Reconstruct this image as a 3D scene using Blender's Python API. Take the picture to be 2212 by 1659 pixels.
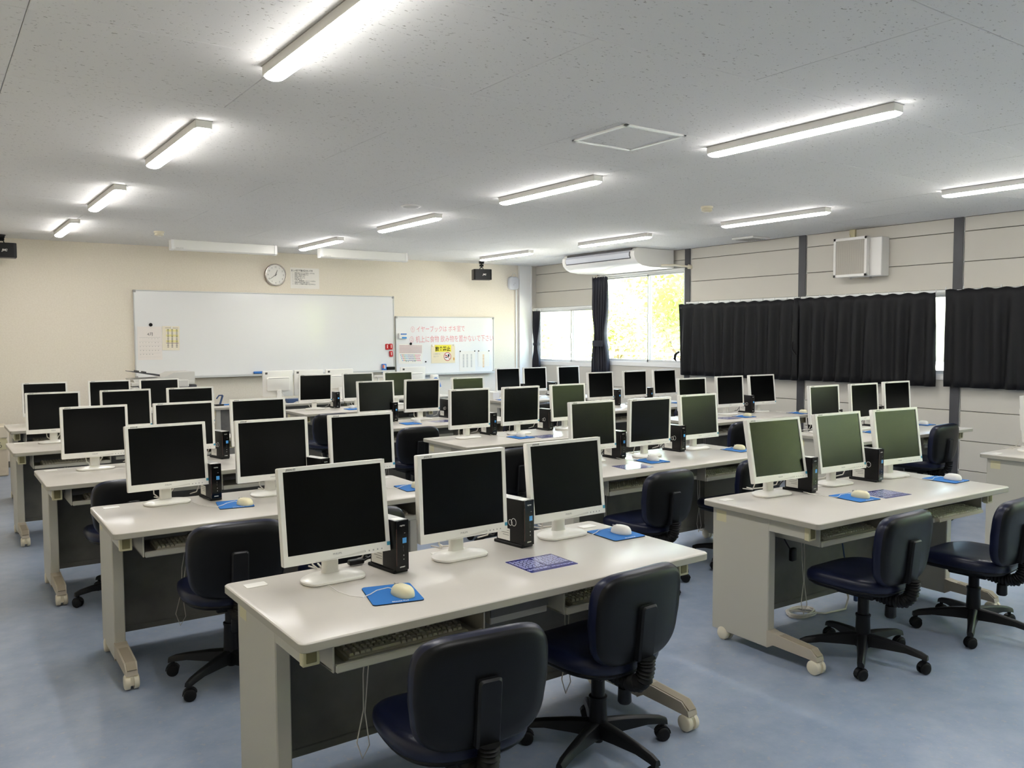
import bpy, bmesh, math, random
from math import sin, cos, pi, radians, sqrt
from mathutils import Vector, Matrix
for o in list(bpy.data.objects): bpy.data.objects.remove(o, do_unlink=True)
SC = bpy.context.scene
COL = SC.collection
random.seed(7)
def lin(h):
    c = [int(h[i:i+2], 16)/255 for i in (0, 2, 4)]
    return tuple(x/12.92 if x <= .04045 else ((x+.055)/1.055)**2.4 for x in c)
# ------------------------------------------------------------ camera
H, YAW, PITCH, ROLL, FPX = 1.53468, radians(35.0942), radians(3.31292), radians(-.2442), 1815.48
fwd = Vector((sin(YAW)*cos(PITCH), cos(YAW)*cos(PITCH), -sin(PITCH)))
rgt = Vector((cos(YAW), -sin(YAW), 0)); upv = rgt.cross(fwd)
r2 = rgt*cos(ROLL)+upv*sin(ROLL); u2 = -rgt*sin(ROLL)+upv*cos(ROLL)
cam = bpy.data.cameras.new('camera'); camo = bpy.data.objects.new('camera', cam); COL.objects.link(camo)
camo.matrix_world = Matrix((( r2.x, u2.x, -fwd.x, 0), (r2.y, u2.y, -fwd.y, 0), (r2.z, u2.z, -fwd.z, H), (0, 0, 0, 1)))
cam.sensor_fit = 'HORIZONTAL'; cam.sensor_width = 36; cam.lens = FPX/2212*36; cam.clip_start = .05; cam.clip_end = 500
SC.camera = camo
# ------------------------------------------------------------ sky, sun, exposure
W = bpy.data.worlds.new('sky'); SC.world = W; W.use_nodes = True
wn = W.node_tree.nodes; wl = W.node_tree.links; wn.clear()
sky = wn.new('ShaderNodeTexSky'); sky.sky_type = 'NISHITA'; sky.sun_disc = False
sky.sun_elevation = radians(58); sky.sun_rotation = radians(250); sky.air_density = 1.3; sky.dust_density = 3.5
SKY_STRENGTH = 3.2
bg = wn.new('ShaderNodeBackground'); bg.inputs[1].default_value = SKY_STRENGTH
wo = wn.new('ShaderNodeOutputWorld'); wl.new(sky.outputs[0], bg.inputs[0]); wl.new(bg.outputs[0], wo.inputs[0])
sl = bpy.data.lights.new('sun', 'SUN'); sl.energy = 85; sl.angle = .01; sl.color = (1, .96, .88)
so = bpy.data.objects.new('sun', sl); COL.objects.link(so)
so.rotation_euler = Vector((-.62, -.1, 1)).to_track_quat('Z', 'Y').to_euler(); so.location = (-20, 0, 40)
LAMP = 54.
vs = SC.view_settings; vs.view_transform = 'Standard'; vs.look = 'None'; vs.exposure = .02; vs.gamma = 1; vs.use_curve_mapping = False
# ------------------------------------------------------------ materials
MATS = {}
def mat(name, color, rough=.5, spec=.5, metal=0, bump=None, vary=None, coat=0, emit=None):
    if name in MATS: return MATS[name]
    m = bpy.data.materials.new(name); m.use_nodes = True; MATS[name] = m
    nt = m.node_tree; b = nt.nodes['Principled BSDF']
    c = lin(color) if isinstance(color, str) else color
    b.inputs['Base Color'].default_value = (*c, 1); b.inputs['Roughness'].default_value = rough
    b.inputs['Specular IOR Level'].default_value = spec; b.inputs['Metallic'].default_value = metal
    if coat: b.inputs['Coat Weight'].default_value = coat; b.inputs['Coat Roughness'].default_value = .1
    if emit: b.inputs['Emission Color'].default_value = (*emit[0], 1); b.inputs['Emission Strength'].default_value = emit[1]
    if bump or vary:
        tc = nt.nodes.new('ShaderNodeNewGeometry')
    if bump:
        sc, st, di = bump
        n = nt.nodes.new('ShaderNodeTexNoise'); n.inputs['Scale'].default_value = sc; n.inputs['Detail'].default_value = 3
        nt.links.new(tc.outputs['Position'], n.inputs['Vector'])
        bp = nt.nodes.new('ShaderNodeBump'); bp.inputs['Strength'].default_value = st; bp.inputs['Distance'].default_value = di
        nt.links.new(n.outputs['Fac'], bp.inputs['Height']); nt.links.new(bp.outputs[0], b.inputs['Normal'])
    if vary:
        sc, c2, lo, hi = vary
        n = nt.nodes.new('ShaderNodeTexNoise'); n.inputs['Scale'].default_value = sc; n.inputs['Detail'].default_value = 5
        nt.links.new(tc.outputs['Position'], n.inputs['Vector'])
        r = nt.nodes.new('ShaderNodeMapRange'); r.inputs[1].default_value = lo; r.inputs[2].default_value = hi
        nt.links.new(n.outputs['Fac'], r.inputs[0])
        mx = nt.nodes.new('ShaderNodeMix'); mx.data_type = 'RGBA'
        mx.inputs[6].default_value = (*c, 1); mx.inputs[7].default_value = (*(lin(c2) if isinstance(c2, str) else c2), 1)
        nt.links.new(r.outputs[0], mx.inputs[0]); nt.links.new(mx.outputs[2], b.inputs['Base Color'])
    return m
DESKTOP = mat('desk_laminate', 'd6d0c7', .3, .5, vary=(2.5, 'd0cac1', .35, .65), bump=(700, .02, .0005))
DESKEDGE = mat('desk_edge', 'a9a496', .45)
DESKSTEEL = mat('desk_painted_steel', 'bcb8ab', .45, .4, bump=(900, .02, .0004))
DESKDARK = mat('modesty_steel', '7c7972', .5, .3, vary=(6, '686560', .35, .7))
CREAM = mat('cream_plastic', 'ccc49f', .5)
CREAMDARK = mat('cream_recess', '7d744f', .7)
FOOT = mat('foot_plastic', 'b3a998', .6)
FOOTGRIP = mat('foot_grip', '9c917f', .8, bump=(1500, .3, .001))
IVORY = mat('ivory_plastic', 'e0d7bf', .4)
WHITEPL = mat('white_plastic', 'eeebe4', .32, .5)
MONWHITE = mat('monitor_white', 'efece4', .3, .5)
LOGOGREY = mat('print_grey', 'a9a6a2', .5)
DKPRINT = mat('print_dark', '55524e', .5)
SCREEN = mat('lcd_surface', '050606', .2, .26)
BLACKPL = mat('black_plastic', '09090a', .38, .3)
BLACKGLOSS = mat('black_gloss', '060607', .15, .3)
CHAIRPL = mat('chair_plastic', '111214', .45, .3, bump=(600, .08, .001))
CHAIRSHELL = mat('chair_shell', '0a0b0c', .40, .3, bump=(500, .06, .001))
VINYL = mat('navy_vinyl', '101631', .34, .4, bump=(350, .12, .001), vary=(5, '0c1128', .4, .65))
RUBBER = mat('black_rubber', '0d0d0e', .6, .3)
PADBLUE = mat('pad_blue', '2f74bd', .75, .3, bump=(1200, .1, .0005))
PADBLACK = mat('pad_black', '0b0d14', .8)
MOUSEW = mat('mouse_white', 'ebe7df', .35)
MOUSEY = mat('mouse_aged', 'ebe2bd', .38)
SILVER = mat('silver_top', 'a9a9a6', .3, .5, metal=.2)
STICKER = mat('sticker_white', 'e9e7df', .4)
STICKBLUE = mat('sticker_blue', '4d9ad8', .3)
STICKTEAL = mat('sticker_teal', '3f93b0', .3)
REDTRIM = mat('red_trim', '4a2420', .4)
NAVYSHEET = mat('sheet_navy', '2b2f7e', .18, .5)
SHEETWHITE = mat('sheet_print', 'c9cce0', .2)
KEYB = mat('keyboard_body', 'b3ab98', .5)
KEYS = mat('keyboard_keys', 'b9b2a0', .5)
CABLE = mat('cable_grey', 'cfcac0', .5)
CABLEB = mat('cable_black', '101012', .5)
CABLEBLUE = mat('cable_blue', '24406f', .5)
ALU = mat('aluminium', 'd3d3d1', .35, .5, metal=.25)
FRAMEW = mat('frame_white', 'f0efec', .35)
BOARDW = mat('whiteboard', 'f0efee', .1, .5)
PAPER = mat('paper', 'f1ece4', .7)
PAPERPINK = mat('paper_warm', 'f0e8e2', .7)
PAPERYEL = mat('paper_timetable', 'f0e7d3', .7)
PAPERTAN = mat('paper_tan', 'efe0bf', .6)
YELLOW = mat('print_yellow', 'f2e23b', .5)
REDMARK = mat('marker_red', 'e2737f', .5)
REDPRINT = mat('print_red', 'c0392f', .5)
RED = mat('red_plastic', 'c31f24', .35)
BLUEPL = mat('blue_plastic', '2b6fc0', .4)
BLUEGREY = mat('blue_grey_plastic', '2f4870', .45)
CURTAIN = mat('black_curtain', '131315', .62, .3, bump=(900, .1, .001))
CURTAINV = mat('charcoal_curtain', '26262e', .55, .3, bump=(900, .1, .001))
POST = mat('post_steel', '4c4c4f', .45, .4, vary=(3, '454548', .4, .6))
PANEL = mat('wall_panel', 'cbc6bb', .5, .35, bump=(250, .05, .001))
JOINT = mat('joint_dark', '3a342b', .8)
COPIER = mat('copier_grey', 'cfccc5', .4)
COPIERD = mat('copier_dark', '3a393d', .45)
ACWHITE = mat('aircon_white', 'ebe9e3', .35)
ACGREY = mat('aircon_louvre', 'cfd1d8', .35)
FANW = mat('fan_white', 'e6e3dd', .3)
MESHG = mat('fan_filter', 'aaa499', .5)
CLOCKRIM = mat('clock_rim', 'b5aca6', .25, .5, metal=.6)
WOODY = mat('bin_cream', 'cdbfa8', .55)
BARK = mat('bark', '6b5a45', .9)
GRASS = mat('gravel_ground', 'b9b4aa', .95, vary=(.8, 'a5a196', .35, .65))
LEAVES = [mat('leaf_a', 'a3b860', .6), mat('leaf_b', 'b5c26c', .6), mat('leaf_c', '93ac5e', .6)]
KEYCOL = [mat('dot_%d' % i, c, .6) for i, c in enumerate(['c23a4e', 'e0a030', '3f9fc8', '4a5f9c', 'd6577f', '6a8f4a', '8a8890'])]
LED = mat('led_diffuser', 'ffffff', .5, .5, emit=((1, .985, .965), LAMP))
def glassm():
    m = bpy.data.materials.new('window_glass'); m.use_nodes = True; nt = m.node_tree; nt.nodes.clear()
    t = nt.nodes.new('ShaderNodeBsdfTransparent'); g = nt.nodes.new('ShaderNodeBsdfGlossy'); g.inputs['Roughness'].default_value = .02
    t.inputs[0].default_value = (.93, .96, .95, 1)
    lw = nt.nodes.new('ShaderNodeLayerWeight'); pw = nt.nodes.new('ShaderNodeMath'); pw.operation = 'POWER'; pw.inputs[1].default_value = 5
    nt.links.new(lw.outputs['Facing'], pw.inputs[0]); f = nt.nodes.new('ShaderNodeMath'); f.operation = 'MULTIPLY_ADD'; f.inputs[1].default_value = .9; f.inputs[2].default_value = .04
    nt.links.new(pw.outputs[0], f.inputs[0])
    x = nt.nodes.new('ShaderNodeMixShader'); o = nt.nodes.new('ShaderNodeOutputMaterial')
    nt.links.new(f.outputs[0], x.inputs[0]); nt.links.new(t.outputs[0], x.inputs[1]); nt.links.new(g.outputs[0], x.inputs[2]); nt.links.new(x.outputs[0], o.inputs[0])
    return m
GLASS = glassm()
def floorm():
    m = mat('floor_vinyl', '93a0b3', .3, .5); nt = m.node_tree; b = nt.nodes['Principled BSDF']
    g = nt.nodes.new('ShaderNodeNewGeometry')
    def noise(sc, det, rg=.5):
        n = nt.nodes.new('ShaderNodeTexNoise'); n.inputs['Scale'].default_value = sc; n.inputs['Detail'].default_value = det; n.inputs['Roughness'].default_value = rg
        nt.links.new(g.outputs['Position'], n.inputs['Vector']); return n
    def mixc(fac, lo, hi, a, b2):
        r = nt.nodes.new('ShaderNodeMapRange'); r.inputs[1].default_value = lo; r.inputs[2].default_value = hi
        nt.links.new(fac, r.inputs[0]); x = nt.nodes.new('ShaderNodeMix'); x.data_type = 'RGBA'
        for i, c in ((6, a), (7, b2)):
            if isinstance(c, str): x.inputs[i].default_value = (*lin(c), 1)
            else: nt.links.new(c, x.inputs[i])
        nt.links.new(r.outputs[0], x.inputs[0]); return x.outputs[2]
    c1 = mixc(noise(7, 6, .65).outputs['Fac'], .36, .64, '8a98ae', '9ba6b8')
    c2 = mixc(noise(34, 4, .7).outputs['Fac'], .56, .74, c1, 'aba9ab')
    nt.links.new(c2, b.inputs['Base Color'])
    r = nt.nodes.new('ShaderNodeMapRange'); r.inputs[3].default_value = .26; r.inputs[4].default_value = .38
    nt.links.new(noise(3, 4).outputs['Fac'], r.inputs[0]); nt.links.new(r.outputs[0], b.inputs['Roughness'])
    bp = nt.nodes.new('ShaderNodeBump'); bp.inputs['Strength'].default_value = .05; bp.inputs['Distance'].default_value = .002
    nt.links.new(noise(160, 2).outputs['Fac'], bp.inputs['Height']); nt.links.new(bp.outputs[0], b.inputs['Normal'])
    return m
FLOORM = floorm()
def ceilm():
    m = mat('ceiling_board', 'd2cfcb', .9, .2); nt = m.node_tree; b = nt.nodes['Principled BSDF']
    g = nt.nodes.new('ShaderNodeNewGeometry')
    mp = nt.nodes.new('ShaderNodeMapping'); mp.inputs['Scale'].default_value = (1, 1.8, 1); nt.links.new(g.outputs['Position'], mp.inputs['Vector'])
    n = nt.nodes.new('ShaderNodeTexNoise'); n.inputs['Scale'].default_value = 44; n.inputs['Detail'].default_value = 2.5; n.inputs['Roughness'].default_value = .6
    nt.links.new(mp.outputs[0], n.inputs['Vector'])
    r = nt.nodes.new('ShaderNodeMapRange'); r.inputs[1].default_value = .64; r.inputs[2].default_value = .69; nt.links.new(n.outputs['Fac'], r.inputs[0])
    n2 = nt.nodes.new('ShaderNodeTexNoise'); n2.inputs['Scale'].default_value = 9; nt.links.new(g.outputs['Position'], n2.inputs['Vector'])
    mu = nt.nodes.new('ShaderNodeMath'); mu.operation = 'MULTIPLY'; nt.links.new(r.outputs[0], mu.inputs[0])
    r3 = nt.nodes.new('ShaderNodeMapRange'); r3.inputs[1].default_value = .35; r3.inputs[2].default_value = .6; r3.inputs[3].default_value = .5; nt.links.new(n2.outputs['Fac'], r3.inputs[0]); nt.links.new(r3.outputs[0], mu.inputs[1])
    x = nt.nodes.new('ShaderNodeMix'); x.data_type = 'RGBA'; x.inputs[6].default_value = (*lin('e4e2df'), 1); x.inputs[7].default_value = (*lin('a39e97'), 1)
    nt.links.new(mu.outputs[0], x.inputs[0]); nt.links.new(x.outputs[2], b.inputs['Base Color'])
    bp = nt.nodes.new('ShaderNodeBump'); bp.invert = True; bp.inputs['Strength'].default_value = .5; bp.inputs['Distance'].default_value = .003
    nt.links.new(mu.outputs[0], bp.inputs['Height']); nt.links.new(bp.outputs[0], b.inputs['Normal'])
    return m
CEILM = ceilm()
WALLP = mat('wallpaper_cream', 'ece3d3', .7, .3, bump=(160, .12, .002), vary=(60, 'e6dccb', .35, .7))
# ------------------------------------------------------------ mesh helpers
class MB:
    def __init__(s): s.v = []; s.f = []; s.m = []; s.mats = []
    def mi(s, m):
        if m not in s.mats: s.mats.append(m)
        return s.mats.index(m)
    def add(s, vs, fs, m):
        o = len(s.v); s.v += [tuple(x) for x in vs]; i = s.mi(m)
        for f in fs: s.f.append([k+o for k in f]); s.m.append(i)
        return s
    def box(s, x0, x1, y0, y1, z0, z1, m):
        vs = [(x, y, z) for z in (z0, z1) for y in (y0, y1) for x in (x0, x1)]
        return s.add(vs, [(0, 2, 3, 1), (4, 5, 7, 6), (0, 1, 5, 4), (1, 3, 7, 5), (3, 2, 6, 7), (2, 0, 4, 6)], m)
    def rbox(s, x0, x1, y0, y1, z0, z1, m, b=.003, seg=1):
        bm = bmesh.new(); bmesh.ops.create_cube(bm, size=1)
        for v in bm.verts: v.co = Vector(((x0+x1)/2+v.co.x*(x1-x0), (y0+y1)/2+v.co.y*(y1-y0), (z0+z1)/2+v.co.z*(z1-z0)))
        bmesh.ops.bevel(bm, geom=bm.edges[:], offset=b, segments=seg, profile=.5, affect='EDGES')
        bm.verts.index_update()
        s.add([v.co for v in bm.verts], [[v.index for v in f.verts] for f in bm.faces], m); bm.free(); return s
    def loft(s, rings, m, cap=True):
        n = len(rings[0]); vs = [p for r in rings for p in r]; fs = []
        for i in range(len(rings)-1):
            for k in range(n):
                a = i*n+k; b = i*n+(k+1) % n; fs.append((a, b, b+n, a+n))
        if cap: fs.append(tuple(range(n-1, -1, -1))); fs.append(tuple((len(rings)-1)*n+k for k in range(n)))
        return s.add(vs, fs, m)
    def cyl(s, p, q, r, m, r1=None, n=16, prof=None):
        p = Vector(p); q = Vector(q); d = q-p; a = d.normalized(); t = a.orthogonal().normalized(); w = a.cross(t)
        r1 = r if r1 is None else r1
        pr = prof or [(0, r), (1, r1)]
        return s.loft([[p+d*h+(t*cos(2*pi*k/n)+w*sin(2*pi*k/n))*rr for k in range(n)] for h, rr in pr], m)
    def tube(s, pts, r, m, n=8):
        pts = [Vector(p) for p in pts]; rings = []; t = None
        rs = r if isinstance(r, (list, tuple)) else [r]*len(pts)
        for i, p in enumerate(pts):
            a = (pts[min(i+1, len(pts)-1)]-pts[max(i-1, 0)]).normalized()
            t = a.orthogonal().normalized() if t is None else (t-a*t.dot(a)).normalized()
            w = a.cross(t); rings.append([p+(t*cos(2*pi*k/n)+w*sin(2*pi*k/n))*rs[i] for k in range(n)])
        return s.loft(rings, m)
    def poly(s, outline, a, b, axis, m):
        n = len(outline)
        def P(u, v, d): return {'z': (u, v, d), 'y': (u, d, v), 'x': (d, u, v)}[axis]
        return s.loft([[P(u, v, a) for u, v in outline], [P(u, v, b) for u, v in outline]], m)
    def layers(s, lay, axis, m):
        def P(u, v, d): return {'z': (u, v, d), 'y': (u, d, v), 'x': (d, u, v)}[axis]
        return s.loft([[P(u, v, d) for u, v in o] for o, d in lay], m)
    def build(s, name, parent=None, smooth=35, loc=None):
        me = bpy.data.meshes.new(name); me.from_pydata(s.v, [], s.f)
        for m in s.mats: me.materials.append(m)
        me.polygons.foreach_set('material_index', s.m)
        bm = bmesh.new(); bm.from_mesh(me); bmesh.ops.recalc_face_normals(bm, faces=bm.faces[:]); bm.to_mesh(me); bm.free()
        if smooth:
            me.polygons.foreach_set('use_smooth', [True]*len(me.polygons)); me.set_sharp_from_angle(angle=radians(smooth))
        me.update()
        o = bpy.data.objects.new(name, me); COL.objects.link(o)
        if parent: o.parent = parent
        if loc: o.location = loc
        return o
def rrect(x0, x1, y0, y1, r, n=5):
    rr = r if isinstance(r, (list, tuple)) else [r]*4
    out = []
    for (cx, cy, a), q in zip(((x1, y1, 0), (x0, y1, 90), (x0, y0, 180), (x1, y0, 270)), rr):
        sx = -1 if cx == x1 else 1; sy = -1 if cy == y1 else 1
        for k in range(n+1):
            t = radians(a+90*k/n); out.append((cx+sx*q+q*cos(t), cy+sy*q+q*sin(t)))
    return out
def inset(o, d):
    cx = (max(p[0] for p in o)+min(p[0] for p in o))/2; cy = (max(p[1] for p in o)+min(p[1] for p in o))/2
    hx = (max(p[0] for p in o)-min(p[0] for p in o))/2; hy = (max(p[1] for p in o)-min(p[1] for p in o))/2
    return [(cx+(x-cx)*(hx-d)/hx, cy+(y-cy)*(hy-d)/hy) for x, y in o]
def tag(o, label=None, cat=None, group=None, kind=None):
    if label: o['label'] = label
    if cat: o['category'] = cat
    if group: o['group'] = group
    if kind: o['kind'] = kind
    return o
def empty(name, loc=(0, 0, 0), rz=0):
    o = bpy.data.objects.new(name, None); COL.objects.link(o); o.location = loc; o.rotation_euler = (0, 0, rz); o.empty_display_size = .1; return o
def struct(o): o['kind'] = 'structure'; return o
def copy_tree(o, parent=None):
    c = o.copy(); COL.objects.link(c)
    if parent: c.parent = parent
    for ch in list(o.children): copy_tree(ch, c)
    return c
def text_mesh(s, size, m, bold=0, shear=0, align='LEFT', ext=0., width=1.):
    cu = bpy.data.curves.new('text', 'FONT'); cu.body = s; cu.size = size; cu.offset = bold; cu.shear = shear; cu.align_x = align; cu.extrude = ext; cu.resolution_u = 3
    o = bpy.data.objects.new('text', cu); COL.objects.link(o)
    dg = bpy.context.evaluated_depsgraph_get(); dg.update()
    me = bpy.data.meshes.new_from_object(o.evaluated_get(dg)); bpy.data.objects.remove(o, do_unlink=True)
    me.materials.clear(); me.materials.append(m)
    if width != 1:
        for v in me.vertices: v.co.x *= width
    return me
def put(me, name, parent, loc, rot):
    o = bpy.data.objects.new(name, me); COL.objects.link(o); o.parent = parent; o.location = loc; o.rotation_euler = rot; return o
UPRIGHT = (pi/2, 0, 0)
# ------------------------------------------------------------ room shell
ZC, YF, XR, XL, YB = 2.6976, 11.5147, 8.583, -.55, -3.1
b = MB().box(XL-.1, XR+.1, YB-.1, YF+.1, -.1, 0, FLOORM); struct(b.build('floor', smooth=0))
ceil = struct(MB().box(XL-.1, XR+.1, YB-.1, YF+.1, ZC+.012, ZC+.1, JOINT).build('ceiling', smooth=0))
def board_mesh(w):
    o = MB(); g = .0012
    o.loft([[(g, g, .014), (w-g, g, .014), (w-g, .914-g, .014), (g, .914-g, .014)], [(g, g, .002), (w-g, g, .002), (w-g, .914-g, .002), (g, .914-g, .002)],
            [(g+.002, g+.002, 0), (w-g-.002, g+.002, 0), (w-g-.002, .914-g-.002, 0), (g+.002, .914-g-.002, 0)]], CEILM)
    return o
proto = {}
y = 2.57-.914*7; row = 0
while y < YF:
    xs = [XL, .353]; x = .353+(1.868 if (row % 2) else .934)
    x = .353+(1.869 if row % 2 == 1 else .955)
    while x < XR: xs.append(x); x += 1.869
    xs.append(XR)
    y0 = y
    for a, c in zip(xs, xs[1:]):
        if y0 < YB-.1 or y0+.914 > YF+.95: continue
        w = round(c-a, 3); d = min(.914, YF-y0); key = (w, round(d, 3))
        if key not in proto:
            o = board_mesh(w).build('ceiling_board', ceil, 0); proto[key] = o
            if d < .913: o.scale = (1, d/.914, 1)
        else: o = proto[key].copy(); COL.objects.link(o)
        o.location = (a, y0, ZC)
    y += .914; row += 1
struct(MB().box(XL-.1, XR+.1, YF, YF+.1, 0, ZC+.02, WALLP).build('wall_front', smooth=0))
struct(MB().box(XL-.1, XL, YB, YF, 0, ZC+.02, WALLP).build('wall_left', smooth=0))
struct(MB().box(XL-.1, XR+.1, YB-.1, YB, 0, ZC+.02, mat('back_wall', '8f8a80', .6)).build('wall_back', smooth=0))
struct(MB().rbox(XL, 8.19, YF-.012, YF, 0, .07, DESKDARK).build('baseboard_front', smooth=0))
# front right corner column, with strips
tr = struct(MB().box(8.222, 8.452, YF-.05, YF, 0, ZC, FRAMEW).box(8.452, 8.583, YF-.02, YF, 0, ZC, PANEL).build('trim_1', smooth=0))
MB().rbox(8.448, 8.470, YF-.062, YF-.02, 0, ZC, FRAMEW).build('conduit', tr, 0)
# right wall: posts, panels, windows
POSTS = [11.56, 9.857, 8.037, 6.217, 4.385, 2.565, .745, -1.075, -2.9]
PW = .047
wr = struct(MB().box(XR+.03, XR+.04, 11.5, 11.55, 0, .05, JOINT).build('wall_right', smooth=0))
WIN = {0: (1.10, 1.945), 1: (1.14, 2.40), 2: (1.12, 1.93), 3: (1.12, 1.93), 4: (1.12, 1.93), 5: (1.12, 2.40), 6: (1.12, 2.40), 7: (1.12, 2.40)}
pan = {}
def panel(y0, y1, z0, z1):
    k = (round(y1-y0, 3), round(z1-z0, 3))
    if k not in pan:
        w, h = k; g = .003
        pan[k] = MB().rbox(-.03, 0, 0, w, g, h-g, PANEL, .003).build('panel', wr, 0); o = pan[k]
    else: o = pan[k].copy(); COL.objects.link(o)
    o.location = (XR+.03, y0, z0)
for i in range(8):
    yt, yb = POSTS[i]-PW, POSTS[i+1]+PW
    if i == 0: yt = YF
    z0, z1 = WIN[i]
    for a, c in ((0, .152), (.152, .452), (.452, .752), (.752, z0-.06)): panel(yb, yt, a, c)
    ups = [q for q in (2.253, 2.554) if q > z1+.05]; lo = z1+.05
    for c in ups+[ZC]: panel(yb, yt, lo, c); lo = c
    bk = MB(); bk.box(XR+.028, XR+.09, yb-.05, yt+.05, 0, z0-.06, JOINT); bk.box(XR+.028, XR+.09, yb-.05, yt+.05, z1+.05, ZC+.02, JOINT)
    bk.build('backing', wr, 0)
for y in POSTS[1:]:
    p = MB(); p.box(XR-.012, XR+.1, y-PW, y+PW, 0, ZC+.015, POST); p.box(XR+.0, XR+.05, y-PW-.012, y-PW, 0, ZC, FRAMEW); p.build('post', wr, 0)
MB().box(XR+.01, XR+.1, YF-.02, YF+.02, 0, ZC, PANEL).build('corner_post', wr, 0)
for i in range(8):
    yt, yb = POSTS[i]-PW, POSTS[i+1]+PW
    if i == 0: yt = YF-.03
    z0, z1 = WIN[i]; x = XR
    w = struct(empty('window_%d' % (i+1), (XR, (yt+yb)/2, z0)))
    L = yt-yb
    fr = MB(); h = L/2; hh = z1-z0
    fr.box(-.01, .09, -h, h, -.062, 0, FRAMEW); fr.box(0, .09, -h, h, hh, hh+.05, FRAMEW); fr.box(0, .09, -h, -h+.03, 0, hh, FRAMEW); fr.box(0, .09, h-.03, h, 0, hh, FRAMEW)
    fr.build('frame', w, 0)
    if i < 5: r = MB(); r.rbox(-.055, -.035, -h-.03, h+.03, hh+.022, hh+.045, FRAMEW, .004); [r.box(-.045, 0, q-.008, q+.008, hh+.03, hh+.04, ALU) for q in (-h*.6, 0, h*.6)]; r.build('curtain_rail', w, 0)
    split = -.13 if i < 2 else 0
    for k, (a, c) in enumerate(((-h+.03, split+.02), (split-.02, h-.03))):
        s = MB(); X = .02+.03*k; t = .022
        s.box(X, X+.025, a, c, 0, t+.012, ALU); s.box(X, X+.025, a, c, hh-t, hh, ALU); s.box(X, X+.025, a, a+t, 0, hh, ALU); s.box(X, X+.025, c-t, c, 0, hh, ALU)
        so_ = s.build('sash', w, 0)
        MB().box(X+.01, X+.014, a+.01, c-.01, .02, hh-.01, GLASS).build('pane', so_, 0)
    MB().rbox(-.002, .02, split-.012, split+.012, hh*.45, hh*.55, ALU).build('latch', w, 0)
# ------------------------------------------------------------ ceiling lights
def make_light():
    L, Wd = 1.232, .088
    r = empty('ceiling_light')
    MB().rbox(0, Wd, -L, 0, -.044, 0, WHITEPL, .003).build('body', r, 0)
    MB().box(-.003, Wd+.003, -L-.003, .003, -.003, 0, LOGOGREY).build('mounting_plate', r, 0)
    rings = []
    N = 14
    for t, sc in ((0, .55), (.012, .8), (.035, .97), (.06, 1), (L-.06, 1), (L-.035, .97), (L-.012, .8), (L, .55)):
        rings.append([(Wd/2+(Wd/2-.001)*(.45+.55*sc)*cos(pi*k/N), -t, -.043-(.021*sc)*sin(pi*k/N)**.9) for k in range(N+1)])
    MB().loft(rings, LED).build('diffuser', r, 40)
    return r
LX = [1.247, 4.043, 6.827]; LY = [3.639, 5.943, 8.258, 10.544, 1.335]
rown = ['nearest in view', 'second', 'third', 'farthest']; coln = ['left', 'middle', 'right']
lp = make_light(); first = True
for j, y in enumerate(LY):
    for i, x in enumerate(LX):
        o = lp if first else copy_tree(lp); first = False
        o.location = (x, y, ZC)
        if j < 4: lb = {0: 'large %s white tube light, the nearest one fully or partly in view', 1: 'second white tube light from the front of the %s line of lights', 2: 'third white tube light along the %s line, toward the whiteboard', 3: 'farthest white tube light of the %s line, close to the whiteboard wall'}[j] % coln[i]
        else: lb = 'long white tube light of the %s line overhead, %s' % (coln[i], 'above the camera' if j == 4 else 'behind the camera')
        tag(o, lb, 'light', 'ceiling tube lights in three lines')
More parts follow.
